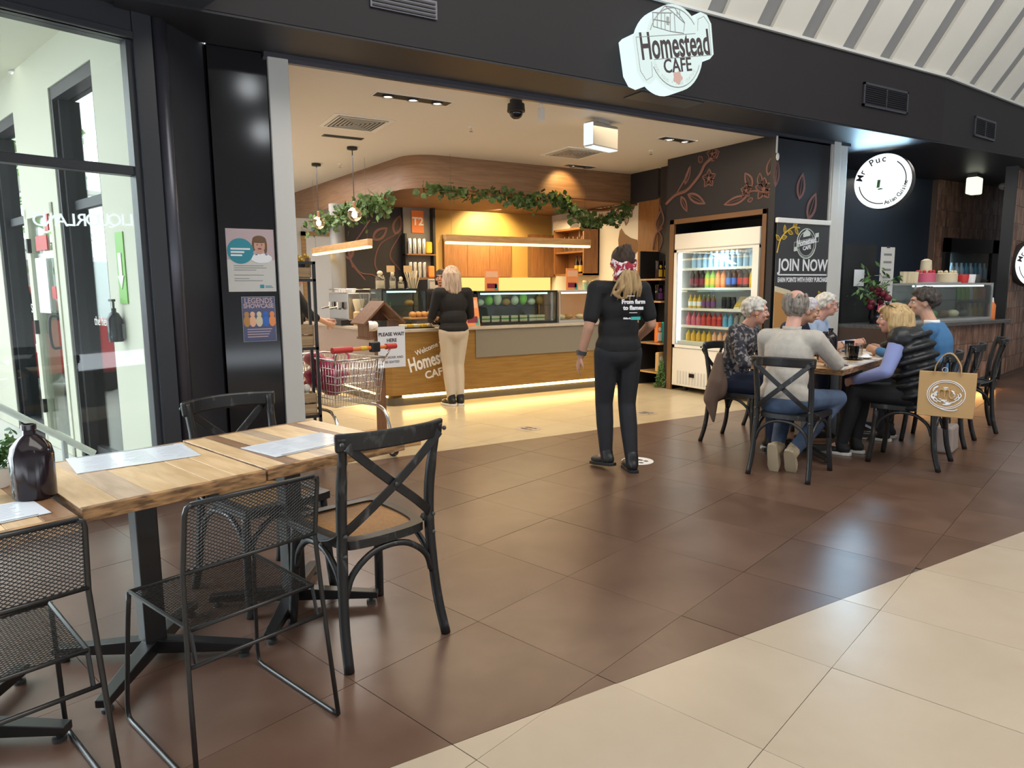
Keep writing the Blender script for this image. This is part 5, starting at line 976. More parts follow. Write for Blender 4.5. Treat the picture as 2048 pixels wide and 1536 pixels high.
for k in range(12): bl.ell((R.gauss(0, .09), R.gauss(-.04, .05), .36+R.gauss(0, .07)), .045, nu=8, nv=5)
obj('foliage', b, 'leaf', fl, kind='stuff'); obj('blooms', bl, 'wine', fl, True, kind='stuff'); rb_ = MB(); rb_.tube(bez([(-.04, -.07, .22), (-.1, -.1, .17), (-.02, -.09, .2), (.08, -.1, .2), (.1, -.1, .13)], 5), .0, 4, flat=(.05, .004), up=(0, 0, 1)); obj('ribbon', rb_, 'pink', fl, label='pink ribbon')
p = on_z(1950, 352, 2.96); t = thing('exit_light', 'glowing white exit box under the soffit in front of the brick wall', 'sign', (p.x, p.y, 2.985), .2); obj('bracket', MB().b2((-.12, -.06, -.05), (.12, .06, 0)), 'dark_grey', t); obj('body', MB().box((0, 0, -.17), (.25, .16, .24)), 'exit_white', t, bevel=.02)
p = on_z(2008, 368, 2.97); t = thing('security_camera', 'small white dome camera at the top of the brick wall', 'camera', (p.x, p.y, 2.985)); b = MB(); b.ell((0, 0, -.05), (.075, .075, .06)); obj('housing', b, 'white', t, True); b = MB(); b.ell((-.03, -.04, -.07), (.03, .03, .03)); obj('lens', b, 'black_gloss', t, True)
# ------------------------------------------------------------------ cross-back chairs
def make_chair(label, cane=True):
    t = thing('cross_back_chair', label, 'chair'); K = 'chair_black'
    def sq(k, z): return [(x*k, y*k, z) for x, y in ((.205, .20), (.19, .235), (.10, .245), (-.10, .245), (-.19, .235), (-.205, .20), (-.20, -.02), (-.175, -.17), (-.12, -.205), (0, -.215), (.12, -.205), (.175, -.17), (.20, -.02))]
    o = [(p[0], p[1]) for p in bez(sq(1, 0)+[sq(1, 0)[0]], 3)[:-1]]; i = [(x*.80, y*.80) for x, y in o]; n = len(o); b = MB()
    vs = [(x, y, z) for z in (.425, .458) for x, y in o]+[(x, y, z) for z in (.425, .460) for x, y in i]
    f = []
    for k in range(n): q = (k+1) % n; f += [(k, q, n+q, n+k), (n+k, n+q, 3*n+q, 3*n+k), (2*n+k, 3*n+k, 3*n+q, 2*n+q), (k, 2*n+k, 2*n+q, q)]
    b.add(vs, f); obj('seat_frame', b, K, t, 40)
    vs = [(x*1.01, y*1.01, .452) for x, y in i]; cb = MB(); m = len(vs); cb.add(vs+[(0, 0, .449)], [(k, (k+1) % m, m) for k in range(m)]); obj('cane_seat', cb, 'cane' if cane else 'black_paint', t, True, label='woven cane seat' if cane else None)
    for s in (-1, 1):
        obj('rear_leg', MB().tube(bez([(s*.215, -.255, 0), (s*.205, -.215, .16), (s*.192, -.195, .40), (s*.19, -.20, .60), (s*.197, -.235, .80), (s*.203, -.25, .855)], 5), [.019]*8+[.020]*10+[.017]*8, 10), K, t, True)
        obj('front_leg', MB().tube(bez([(s*.205, .225, 0), (s*.195, .205, .2), (s*.185, .195, .43)], 6), .019, 10), K, t, True)
        # strap from the top rail across to the opposite side rail
        obj('cross_strap', MB().tube(bez([(-s*.195, -.268, .825), (-s*.10, -.262+.006*s, .74), (0, -.252+.006*s, .655), (s*.12, -.232, .555), (s*.205, -.185, .475), (s*.215, -.10, .440)], 6), 0, flat=(.034, .010), up=(s*.6, 0, .8)), K, t, bevel=.003)
    obj('top_rail', MB().tube(bez([(-.225, -.235, .835), (-.12, -.285, .838), (0, -.302, .84), (.12, -.285, .838), (.225, -.235, .835)], 6), 0, flat=(.068, .022), up=(0, -.12, 1)), K, t, bevel=.009)
    def archy(a, b_, h): a = Vector(a); b_ = Vector(b_); return bez([a, a.lerp(b_, .08)+Vector((0, 0, .08)), a.lerp(b_, .28)+Vector((0, 0, h*.9)), a.lerp(b_, .5)+Vector((0, 0, h)), a.lerp(b_, .72)+Vector((0, 0, h*.9)), a.lerp(b_, .92)+Vector((0, 0, .08)), b_], 4)
    for a, b_ in (((-.19, -.205, .255), (.19, -.205, .255)), ((-.185, .21, .255), (.185, .21, .255)), ((-.195, -.19, .255), (-.19, .19, .255)), ((.195, -.19, .255), (.19, .19, .255))): obj('arched_brace', MB().tube(archy(a, b_, .155), .0125, 8), K, t, True)
    for s in (-1, 1):
        for p in ((s*.215, -.272, .835), (s*.19, -.222, .49), (s*.192, -.218, .415), (s*.222, -.10, .44)): bo = MB(); bo.ell(p, (.009, .009, .009), nu=7, nv=4); obj('bolt', bo, 'dark_grey', t, True)
    bo = MB(); bo.ell((0, -.264, .655), (.009, .006, .009), nu=8, nv=5); obj('bolt', bo, 'dark_grey', t, True)
    return t
ch = make_chair('worn black cross-back chair with cane seat at the near table, its back to the camera'); ch.location = TT(1.545, 2.235); ch.rotation_euler = (0, 0, TW-.09)
dup(ch, TT(1.475, 2.895), TW+PI+.03, 'worn black cross-back chair with cane seat on the far side of the near table')
GC = 'cross-back chairs round the occupied table'
gch = make_chair('black cross-back chair under the man in the pale grey jumper', False); gch.location = TT(5.06, 1.86); gch.rotation_euler = (0, 0, TW-PI/2)
for a, b, r, lb in ((5.79, 2.60, PI, 'black cross-back chair under the woman in the patterned blouse'), (6.72, 2.62, PI, 'black cross-back chair under the white haired woman half hidden by the man'), (7.36, 2.62, PI, 'black cross-back chair under the woman in glasses'), (5.96, 1.30, 0, 'black cross-back chair under the blonde woman, jute bag hung from it'), (6.93, 1.30, 0, 'black cross-back chair under the woman in the blue jumper'), (7.75, 1.25, .25, 'empty black cross-back chair behind the blue jumper')):
    dup(gch, TT(a, b), TW+r, lb)

# ------------------------------------------------------------------ wire mesh chairs
def make_mesh_chair(label):
    t = thing('mesh_chair', label, 'chair'); K = 'black_metal'; r = .0075
    for s in (-1, 1):
        obj('sled_leg', MB().tube(bez([(s*.205, .215, .44), (s*.212, .235, .30), (s*.222, .262, .06)], 3)[:-1]+bez([(s*.222, .262, .06), (s*.223, .255, .018), (s*.223, .22, .008)], 4)+[(s*.226, -.20, .008), (s*.226, -.235, .010)], r, 8), K, t, True)
        obj('back_upright', MB().tube([(s*.226, -.235, .010), (s*.215, -.205, .30), (s*.203, -.185, .60), (s*.200, -.215, .775)]+[(s*.196, -.222, .795), (s*.18, -.224, .803)], r, 8), K, t, True)
        obj('seat_strut', MB().tube([(s*.19, -.175, .44), (s*.19, -.198, .345)], .006, 6), K, t)
        obj('seat_side_rail', MB().tube([(s*.203, .215, .44), (s*.19, -.18, .44)], .0065, 6), K, t)
    for nm, a, b, q in (('back_top_rail', (-.185, -.224, .803), (.185, -.224, .803), r), ('back_lower_rail', (-.203, -.190, .61), (.203, -.190, .61), .0065), ('rear_stretcher', (-.212, -.2, .345), (.212, -.2, .345), .0065), ('seat_front_rail', (-.205, .215, .44), (.205, .215, .44), .0065), ('seat_rear_rail', (-.19, -.178, .44), (.19, -.178, .44), .0065)): obj(nm, MB().cyl(a, b, q, 8), K, t, True)
    def lattice(P, U, V, cw, chh, w, w2=.0016):
        "expanded metal: two crossing families of strands on the sheet P(u,v)"
        b = MB(); nu_, nv_ = U/cw, V/chh
        for fam in (1, -1):
            k0 = -int(nv_)-2
            for k in range(k0, int(nu_)+2+int(nv_)):
                # strand u = (k + fam*v/ch)*cw
                pts = []
                for v in (0, V):
                    u = (k+fam*(v/chh) if fam == 1 else k-(v/chh)+0)*cw; pts.append((u, v))
                (u0, v0), (u1, v1) = pts; q0, q1 = 0.0, 1.0; du = u1-u0
                for lim, sg in ((0, 1), (U, -1)):
                    a0 = sg*(u0-lim); a1 = sg*(u1-lim)
                    if a0 < 0 and a1 < 0: q0 = 2; break
                    if a0 < 0: q0 = max(q0, a0/(a0-a1))
                    elif a1 < 0: q1 = min(q1, a0/(a0-a1))
                if q0 >= q1-.001: continue
                pp = [P(u0+du*q, v0+(v1-v0)*q) for q in (q0, (q0+q1)/2, q1)]
                b.tube(pp, 0, flat=(w, w2), up=None)
        return b
    bl = lattice(lambda u, v: (-.198+u, -.189-.035*(v/.185)**1.5, .613+v), .396, .186, .0165, .0105, .0026)
    obj('back_mesh', bl, K, t, kind='stuff', label='expanded metal backrest mesh')
    sl = lattice(lambda u, v: ((-.2+u)*(.95+.06*v/.39), -.176+v, .441), .40, .39, .0185, .0125, .0012, .0021)
    obj('seat_mesh', sl, K, t, kind='stuff', label='expanded metal seat mesh'); return t
mc = make_mesh_chair('black wire mesh chair with sled legs, nearest the cane seat chair'); mc.location = TT(.905, 2.04); mc.rotation_euler = (0, 0, TW+.02)
dup(mc, TT(.305, 2.13), TW+.0, 'black wire mesh chair with sled legs cut off by the left edge')

# ------------------------------------------------------------------ tables
def table(label, t1, t2, w, d, h, boards, base=(0, 0), group=None, feet=True, a=0):
    t = thing('plank_table', label, 'table', TT(t1, t2), TW+a, group); x = -w/2; tot = sum(q for _, q in boards)
    for m, q in boards:
        q = q/tot*w; bx = MB().b2((x+.0006, -d/2+.022, h-.026), (x+q-.0006, d/2-.022, h+rnd.uniform(-.0006, .0006))); obj('board', bx, m, t, bevel=.0012); x += q
    for s in (-1, 1):
        obj('edge_strip', MB().b2((-w/2, s*(d/2-.022), h-.042), (w/2, s*d/2, h-.0005)), 'plank_edge', t, bevel=.002)
        obj('end_strip', MB().b2((s*(w/2-.012), -d/2+.022, h-.042), (s*w/2, d/2-.022, h-.001)), 'plank_edge', t, bevel=.002)
    bx, by = base
    obj('post', MB().b2((bx-.0375, by-.0375, .05), (bx+.0375, by+.0375, h-.03)), 'black_metal', t, bevel=.004); obj('top_plate', MB().b2((bx-.16, by-.16, h-.032), (bx+.16, by+.16, h-.026)), 'black_metal', t)
    for k in range(4):
        q = PI/4+k*PI/2; L = .36; R_ = TR(bx, by, 0) @ RZ(q); f = MB(); f.add([(0, -.028, .03), (0, .028, .03), (0, .028, .085), (0, -.028, .085), (L, -.022, .028), (L, .022, .028), (L, .022, .055), (L, -.022, .055)], [(0, 1, 2, 3), (7, 6, 5, 4), (0, 4, 5, 1), (1, 5, 6, 2), (2, 6, 7, 3), (3, 7, 4, 0)], R_)
        fo = obj('foot', f, 'black_metal', t, bevel=.003); obj('glide', MB().lathe([(.02, 0), (.02, .012), (.008, .014), (.008, .03)], 10, R_ @ TR(L-.03, 0, 0)), 'dark_grey', fo, 40)
    return t
A, B_, D = 'plank_a', 'plank_b', 'plank_c'
table('reclaimed plank table at left edge, under the brown bottle', .265, 2.50, .58, .70, .740, [(A, 1), (D, .8), (A, 1), (B_, 1), (A, 1.1), (A, 1), (D, .9)], (0, .08))
table('reclaimed plank table in the middle of the near row, one menu at its back', .857, 2.545, .560, .70, .745, [(A, 1.1), (B_, 1), (A, .9), (A, 1), (A, .9), (A, 1.05)], (.025, .09))
table('reclaimed plank table at the right end of the near row, by the cane chair', 1.446, 2.55, .60, .70, .748, [(A, .8), (D, .6), (A, .9), (B_, .7), (A, .8), (A, .8), (D, .5), (A, .9)], (.02, .09))
for k in range(3): table(('reclaimed plank table the man in grey sits at the end of', 'reclaimed plank table in the middle of the seated group', 'reclaimed plank table at the far end of the seated group')[k], 5.69+.653*k, 1.975, .65, .70, .745, [((A, B_, A, A, D, A), (A, A, D, A, B_, A), (B_, A, A, D, A, A))[k][j] and (((A, B_, A, A, D, A), (A, A, D, A, B_, A), (B_, A, A, D, A, A))[k][j], 1) for j in range(6)])
def menu(label, t1, t2, w, d, a, z):
    t = thing('paper_menu', label, 'menu', TT(t1, t2, z), TW+a); obj('sheet', MB().b2((-w/2, -d/2, .0006), (w/2, d/2, .0022)), mat('laminate', (.70, .74, .80), .12).name if 'laminate' not in MAT else 'laminate', t)
    for c in range(3):
        for k in range(9): L = w*rnd.uniform(.12, .25); x = -w*.45+c*w*.31; obj('print_line', MB().b2((x, d*.38-k*d*.085, .0022), (x+L, d*.38-k*d*.085+.004, .0025)), 'paper_grey', t)
    obj('dark_band', MB().b2((-w*.42, -d*.47, .0022), (w*.42, -d*.45, .0026)), 'black_paint', t)
menu('laminated paper menu at the back of the middle near table', .905, 2.745, .40, .275, -.14+PI, .7455); menu('laminated paper menu on the right near table by the cane chair', 1.425, 2.46, .37, .245, .06, .7485); menu('laminated paper menu on the left edge table in front of the bottle', .33, 2.335, .36, .20, .02, .7405)
def big_bottle(label, loc, s=1, group=None):
    t = thing('brown_bottle', label, 'bottle', loc, 0, group); b = MB(); b.lathe([(.048*s, 0), (.054*s, .006*s), (.055*s, .125*s), (.050*s, .150*s), (.032*s, .172*s), (.017*s, .184*s), (.016*s, .196*s), (.019*s, .198*s), (.019*s, .212*s), (.014*s, .213*s), (.013*s, .19*s)], 28); obj('glass_body', b, 'bottle_brown', t, 40); return t
big_bottle('squat dark brown glass bottle on the left near table', TT(.525, 2.452, .741), 1.06)
pl = thing('potted_plant', 'leafy green plant in a white pot behind the brown bottle', 'plant', TT(.47, 2.68, .741)); obj('pot', MB().lathe([(.035, 0), (.05, .06), (.045, .06)], 18), 'white', pl, 40); b = MB(); sb = MB(); Rp = random.Random(4)
for k in range(34):
    a = Rp.uniform(0, 2*PI); L = Rp.uniform(.07, .155); el = Rp.uniform(.1, 1.3); tip = Vector((math.cos(a)*math.cos(el)*L, math.sin(a)*math.cos(el)*L, .07+math.sin(el)*L*.85)); st = bez([(0, 0, .055), tip*.5+Vector((0, 0, .045)), tip], 4); sb.tube(st, .0012, 4)
    for q in range(8):
        p = st[min(8, 2+q)]; e = Quaternion((Rp.gauss(0, 1), Rp.gauss(0, 1), Rp.gauss(0, 1), 1)).normalized().to_matrix(); s = Rp.uniform(.010, .018); b.add([p+e @ Vector(v)*s for v in ((0, -.2, 0), (.45, .5, .12), (.38, 1.1, .05), (0, 1.5, -.05), (-.38, 1.1, .05), (-.45, .5, .12))], [(0, 1, 2, 3, 4, 5)])
obj('stems', sb, 'green', pl, kind='stuff'); obj('leaves', b, 'leaf', pl, True, kind='stuff')
for k, (a, c, lb) in enumerate(((.36, 2.58, 'clear tumbler at the left edge before the plant'), (.43, 2.56, 'small glass salt shaker with white top beside the bottle'))):
    t = thing('glass_tumbler' if k == 0 else 'salt_shaker', lb, 'glass' if k == 0 else 'shaker', TT(a, c, .741)); obj('glass_body', MB().lathe([(.024, 0), (.028, .005), (.032 if k == 0 else .022, .085), (.030 if k == 0 else .02, .085), (.026, .01)], 18), 'jar_glass', t, 40)
    if k: obj('cap', MB().lathe([(.022, .07), (.022, .088), (.01, .094)], 16), 'white', t, 40)
# group table top
GT = .747
big_bottle('dark brown water bottle on the group table beside the man', TT(6.02, 1.98, GT), 1.1); big_bottle('dark brown water bottle farther along the group table', TT(6.52, 2.10, GT), 1.1)
def cup(label, a, c, m='black_gloss', h=.085, r=.042, saucer=True):
    t = thing('coffee_cup', label, 'cup', TT(a, c, GT))
    if saucer: obj('saucer', MB().lathe([(.04, 0), (.078, .010), (.076, .013), (.03, .006)], 22), 'black_gloss', t, 40)
    obj('cup', MB().lathe([(r*.7, .008), (r*.9, .03), (r, h), (r*.93, h), (r*.8, .03)], 22), m, t, 40)
    obj('handle', MB().tube(arc((r*.95, h*.55), .022, -1.4, 1.4, 8, lambda u, v: (u, 0, v)), .005, 6), m, t, True); obj('coffee', MB().lathe([(r*.9, h*.9), (.001, h*.905)], 18), 'pastry', t); return t
cup('pale latte cup on a black saucer near the phone', 5.80, 1.84, 'cream_food'); cup('tall black cup on a saucer before the blonde woman', 6.18, 1.80, h=.11); cup('black cup standing at the far side of the group table', 6.9, 2.05, h=.10); cup('black cup behind the brown bottles', 6.35, 2.18)
t = thing('mobile_phone', 'blue grey phone lying at the near corner of the group table', 'phone', TT(5.60, 1.74, GT), TW+1.2); obj('body', MB().b2((-.038, -.078, .0), (.038, .078, .009)), 'poster_navy', t, bevel=.004); obj('screen', MB().b2((-.034, -.072, .009), (.034, .072, .0096)), 'black_gloss', t)
for k in range(3): t = thing('drinking_glass', 'clear glass standing along the group table', 'glass', TT(6.40+.14*k, 1.9+.05*(k % 2), GT), 0, 'clear glasses on the group table'); obj('glass_body', MB().lathe([(.028, 0), (.034, .10), (.032, .10), (.026, .008)], 16), 'jar_glass', t, 40)
t = thing('napkin', 'crumpled white napkin beside the tall black cup', 'napkin', TT(6.32, 1.74, GT)); b = MB(); b.ell((0, 0, .012), (.06, .05, .012)); b.ell((.03, .02, .02), (.03, .03, .02)); robj('paper', b, 'paper', t, .006, 1)
# jute bag
def plane_pt(x, y, c): d = ray(x, y); return Vector((0, 0, CAMZ))+d*(c/d.dot(T1))
q = plane_pt(1893, 785, 5.60); jb = thing('jute_bag', 'tan jute shopping bag with white round print hung on the blonde woman\'s chair', 'bag', (q.x, q.y, .445), TW-PI/2+.12); jb.scale = (.84, .84, .84)
b = MB(); b.add([(-.205, -.012, .37), (.205, -.012, .37), (.205, .02, .37), (-.205, .02, .37), (-.20, -.07, .0), (.20, -.07, .0), (.20, .07, 0), (-.20, .07, 0)], [(0, 1, 2, 3), (7, 6, 5, 4), (0, 4, 5, 1), (1, 5, 6, 2), (2, 6, 7, 3), (3, 7, 4, 0)]); obj('bag_body', b, 'jute', jb, bevel=.006)
for y in (-.02, .025): obj('bag_handle', MB().tube(bez([(-.095, y, .35), (-.085, y, .43), (-.03, y+.01, .515), (.03, y+.01, .515), (.085, y, .43), (.095, y, .35)], 6), 0, flat=(.028, .006), up=(0, 1, 0)), 'jute', jb)
Mj = Matrix(((1, 0, 0, 0), (0, .156, -.988, -.0445), (0, .988, .156, .185), (0, 0, 0, 1))) ; b = MB(); b.tube(arc((0, 0), 1, 0, 2*PI, 36, lambda u, v: (u*.135, v*.118, .002))[:-1], .0035, 4, Mj, closed=True); b.tube(arc((0, 0), 1, .3, 2*PI-.3, 36, lambda u, v: (u*.122, v*.105, .002)), .003, 4, Mj); b.tube(bez([(-.05, -.11, .002), (0, -.128, .002), (.06, -.13, .002), (.09, -.115, .002)], 5), .004, 4, Mj)
Rj = random.Random(2)
for k in range(34): a = Rj.uniform(0, 6.28); rr = Rj.uniform(.05, .1); b.tube(bez([(rr*math.cos(a), rr*.85*math.sin(a), .002), ((rr+.01)*math.cos(a+.25), (rr)*.85*math.sin(a+.25), .002), (rr*math.cos(a+.5), rr*.85*math.sin(a+.5), .002)], 3), .0045, 4, Mj)
obj('print', b, 'paper', jb, label='white round print'); b = MB(); b.tube(bez([(-.05, -.035, .006), (-.05, .03, .006), (-.03, .04, .006), (-.012, .03, .006), (-.012, -.02, .006)], 5), .007, 5, Mj); b.tube(bez([(-.012, .025, .006), (.005, .04, .006), (.022, .03, .006), (.025, -.015, .006), (.045, -.03, .006), (.07, -.01, .006), (.075, .02, .006)], 5), .007, 5, Mj); obj('letter', b, 'jute', jb, label='tan curly letter m')
obj('charm', MB().tube(arc((0, 0), .02, 0, 2*PI, 12, lambda u, v: (u-.02, -.03, .39+v))[:-1], .004, 6, closed=True), 'chrome', jb)
q = plane_pt(1430, 790, 5.52); tj = thing('folded_jacket', 'brown taupe jacket hanging from the patterned woman\'s chair', 'jacket', (q.x, q.y, .26), TW-PI/2)
b = MB(); b.cap((.03, 0, .52), .03, (.01, 0, .30), .075); b.cap((.01, 0, .30), .075, (-.035, 0, .14), .068); b.cap((-.035, 0, .14), .066, (-.005, 0, -.06), .012); b.ell((.05, .02, .26), (.05, .05, .12)); robj('cloth', b, 'taupe', tj, .012, 3)
# floor stickers
for k, (x, y, lb) in enumerate(((1275, 922, 'white round footprint sticker on the dark tiles behind the walking woman'), (1057, 857, 'faint round footprint sticker on the pale tiles left of the walking woman'), (1292, 826, 'faint round footprint sticker on the pale tiles beyond the walking woman'))):
    p = on_z(x, y); t = thing('floor_sticker', lb, 'sticker', (p.x, p.y, .0005), .3); obj('disc', MB().lathe([(.125, 0), (.125, .0012)], 32), 'paper' if k == 0 else 'tile_beige', t)
    for sx in (-1, 1): f = MB(); f.prism(arc((sx*.035, .02), 1, 0, 2*PI, 14, lambda u, v: (sx*.035+(u-sx*.035)*.022, .02+(v-.02)*.05))[:-1], .0012, .0018); f.prism(arc((sx*.035, -.055), 1, 0, 2*PI, 12, lambda u, v: (sx*.035+(u-sx*.035)*.018, -.055+(v+.055)*.02))[:-1], .0012, .0018); obj('footprint', f, 'foot_print', t)
# posters on the black pier
def poster(label, x0, x1, z0, z1, tilt):
    t = thing('poster', label, 'poster', ((x0+x1)/2, 5.232, (z0+z1)/2)); t.rotation_euler = (0, tilt, 0); obj('sheet', MB().b2((x0-x1, -.003, z0-z1), (x1-x0, 0, z1-z0)) if 0 else MB().b2(((x0-x1)/2, -.003, (z0-z1)/2), ((x1-x0)/2, 0, (z1-z0)/2)), 'post_white', t); return t
t = poster('white poster with a teal circle and a smiling child on the black pier', .785, 1.108, 1.348, 1.785, .0); M0 = TR(0, -.0035, 0) @ XZ
obj('photo_block', MB().b2((-.161, -.0045, .005), (.161, -.003, .218)), 'poster_pink', t); b = MB(); b.lathe([(.088, 0), (.088, .0015)], 30, M0 @ TR(-.07, .065, .001)); obj('circle', b, 'poster_teal', t)
b = MB()
for k, L in enumerate((.13, .09, .075)): b.prism([(-.135, .085-.022*k), (-.135+L, .085-.022*k), (-.135+L, .073-.022*k), (-.135, .073-.022*k)], 0, .001, M0 @ TR(0, 0, .003))
obj('slogan_lines', b, 'paper', t)
b = MB(); b.ell((.06, .105, .002), (.04, .05, .0015)); b.ell((.06, .05, .001), (.02, .03, .0015)); o = obj('child_face', MB().add(b.v, b.f, M0), 'skin', t); b = MB(); b.ell((.06, .145, .0025), (.048, .03, .0015)); b.ell((.022, .11, .001), (.013, .045, .0015)); b.ell((.10, .10, .001), (.013, .055, .0015)); obj('child_hair', MB().add(b.v, b.f, M0), 'brown', t); b = MB(); b.ell((.07, .015, .0018), (.075, .035, .0012)); obj('child_shirt', MB().add(b.v, b.f, M0), 'paper', t)
b = MB(); [b.ell((x, .11, .0035), (.005, .004, .001)) for x in (.045, .075)]; b.ell((.06, .082, .0035), (.014, .005, .001)); obj('child_features', MB().add(b.v, b.f, M0), 'maroon', t); b = MB(); b.b2((.03, -.006, .005), (.045, -.0045, .045)); b.b2((.095, -.006, .005), (.11, -.0045, .045)); obj('braces', b, 'poster_navy', t)
b = MB()
for k, (L, z) in enumerate(((.20, -.035), (.22, -.05), (.15, -.065), (.20, -.10), (.10, -.125), (.19, -.14))): b.b2((-.12, -.004, z-.004), (-.12+L, -.003, z))
obj('text_lines', b, 'mid_grey', t); obj('logo', MB().b2((.05, -.004, -.195), (.078, -.003, -.17)).b2((.085, -.004, -.192), (.14, -.003, -.187)).b2((.085, -.004, -.182), (.13, -.003, -.177)), 'poster_teal', t)
t = poster('small navy Legends Showcase poster under the white poster', .864, 1.092, .992, 1.312, 0); obj('ground', MB().b2((-.112, -.004, -.158), (.112, -.003, .158)), 'poster_navy', t); b = MB(); b.text('LEGENDS', .052, TR(0, -.0045, .130) @ XZ, .001, off=.001, sx=.88); b.text('SHOWCASE', .042, TR(0, -.0045, .093) @ XZ, .001, off=.0015, sx=.92)
for k in range(4): b.b2((-.085, -.005, -.075-.018*k), (.085-.01*k, -.004, -.068-.018*k))
obj('lettering', b, 'poster_pink', t)
for k, (x, m) in enumerate(((-.085, 'pastry'), (-.045, 'peach'), (.0, 'cream_food'), (.045, 'blue'), (.09, 'orange_card'))): b = MB(); b.ell((x, .035, .001), (.017, .02, .0012)); b.ell((x, -.015, .0005), (.024, .04, .0012)); obj('performer', MB().add(b.v, b.f, M0), m, t)
# ------------------------------------------------------------------ people
def V3(*a): return Vector(a)
def hand(mb, w, d, n, s=1, curl=.5, side=1):
    "palm, four unequal bent fingers and a thumb; d along the hand, n out of the palm, side=+1 thumb on d x n"
    d = d.normalized(); n = (n-d*n.dot(d)).normalized(); u = d.cross(n)*side
    R = Matrix((u, d, n)).transposed(); mb.ell(w+d*.05*s, (.040*s, .052*s, .016*s), R=R, nu=10, nv=7); mb.cap(w-d*.01, .024*s, w+d*.03*s, .022*s)
    for k, L in enumerate((.070, .080, .075, .058)):
        p = w+d*.088*s+u*(.030-.020*k)*s; a = curl*(.8+.1*k); q = p+(d*math.cos(a*.6)+n*math.sin(a*.6))*L*.52*s; e = q+(d*math.cos(a*1.6)+n*math.sin(a*1.6))*L*.5*s; mb.cap(w+d*.06*s+u*(.026-.017*k)*s, .0095*s, p, .0092*s, 8); mb.cap(p, .0092*s, q, .0085*s, 8); mb.cap(q, .0085*s, e, .0072*s, 8)
    p = w+d*.03*s+u*.032*s; q = p+(d*.6+u*.7+n*.3).normalized()*.036*s; e = q+(d*.9+u*.25+n*.3).normalized()*.032*s; mb.cap(p, .0125*s, q, .011*s, 8); mb.cap(q, .011*s, e, .0085*s, 8)
def headframe(yaw, pitch, roll=0): return (Matrix.Rotation(yaw, 3, 'Z') @ Matrix.Rotation(-pitch, 3, 'X') @ Matrix.Rotation(roll, 3, 'Y'))
def person(label, loc, rz, J, skin='skin', hair='hair_white', top='tee_black', legs='jean_black', shoe='shoe_black', sole='sole_white', sleeve='long', yaw=0, pitch=0, fat=1.0, lens=0, hairf=None, brow='brow_grey', short_hair=True, hands=True, curl=.5, vest=None, collar=None, vox=.0085, lipm='lip', noarms=False, palm=None, topname='top', ftilt=0):
    t = thing('person', label, 'person', loc, rz); j = {k: Vector(v) for k, v in J.items()}; HF = headframe(yaw, pitch); hc = j['head']
    def hp(x, y, z): return hc+HF @ Vector((x, y, z))
    up = (j['chest']-j['pelvis']).normalized(); xr = Vector((1, 0, 0)) if 'xr' not in j else j['xr']; fw = up.cross(xr); RT = Matrix((xr, xr.cross(up)*-1, up)).transposed()
    pv, chst, nk = j['pelvis'], j['chest'], j['neck']; waist = pv.lerp(chst, .42)
    def torso(b, e=0, low=True):
        b.ell(pv, (.165*fat+e, .115*fat+e, .13+e), R=RT); b.ell(waist, (.145*fat+e, .105*fat+e, .15+e), R=RT); b.ell(chst, (.165*fat**.5+e, .112*fat**.7+e, .17+e), R=RT)
        for s in 'LR': b.cap(chst.lerp(nk, .6), .065+e, j['sh'+s], .058+e)
    def arm(b, s, e=0, upto=1.0):
        sh, el, wr = j['sh'+s], j['el'+s], j['wr'+s]; b.cap(sh, .056+e, el, .040+e)
        if upto > 0: b.cap(el, .041+e, el.lerp(wr, upto), (.041+(.028-.041)*upto)+e)
    def leg(b, s, e=0, upto=1.0):
        h, k, a = j['hip'+s], j['kn'+s], j['an'+s]; b.cap(h, .088*fat**.6+e, k, .058+e); b.cap(k, .058+e, k.lerp(a, .4), .056+e); b.cap(k.lerp(a, .4), .056+e, k.lerp(a, upto), .038+e)
    body = MB(); torso(body); body.cap(nk-up*.03, .055, hc+HF @ Vector((0, -.01, -.06)), .052)
    body.ell(hc+HF @ Vector((0, -.008, .022)), (.074, .092, .092), R=HF); body.ell(hp(0, .022, -.048), (.055, .062, .062), R=HF); body.ell(hp(0, .05, -.088), (.028, .026, .022), R=HF)
    body.cap(hp(0, .086, .012), .010, hp(0, .104, -.026), .014); body.ell(hp(0, .09, -.062), (.024, .012, .008), R=HF); body.ell(hp(0, .078, .028), (.055, .018, .012), R=HF)
    for s in (-1, 1):
        body.ell(hp(s*.076, -.004, -.012), (.012, .020, .031), R=HF); body.ell(hp(s*.042, .066, -.03), (.022, .02, .02), R=HF); body.ell(hp(s*.010, .098, -.028), (.009, .009, .008), R=HF)
    for s in 'LR':
        arm(body, s); leg(body, s); w, e_ = j['wr'+s], j['el'+s]; d = (w-e_).normalized()
        if 'hd'+s in j: d = j['hd'+s].normalized()
        n = Vector(palm[s]) if palm and s in palm else Vector((-1 if s == 'R' else 1, 0, 0)); hand(body, w, d, n, .95, curl, side=1 if s == 'L' else -1)
        a, td = j['an'+s], j.get('toe'+s, Vector((0, 1, 0)))
        body.cap(a, .036, a+td.normalized()*.10+j.get('dn'+s, Vector((0, 0, -1)))*.045, .02)
    robj('body', body, skin, t, vox, 5)
    for s in (-1, 1):
        o = MB(); o.ell(hp(s*.032, .074, .0), (.0125, .010, .0085), R=HF, nu=10, nv=7); ey = obj('eye', o, 'eye_white', t, True); o = MB(); o.ell(hp(s*.032, .0815, .0), (.0055, .004, .0058), R=HF, nu=8, nv=5); obj('iris', o, 'eye_dark', ey, True)
        o = MB(); o.tube([hp(s*.017, .092, .020), hp(s*.034, .090, .026), hp(s*.052, .078, .021)], .0035, 5); obj('eyebrow', o, brow, t)
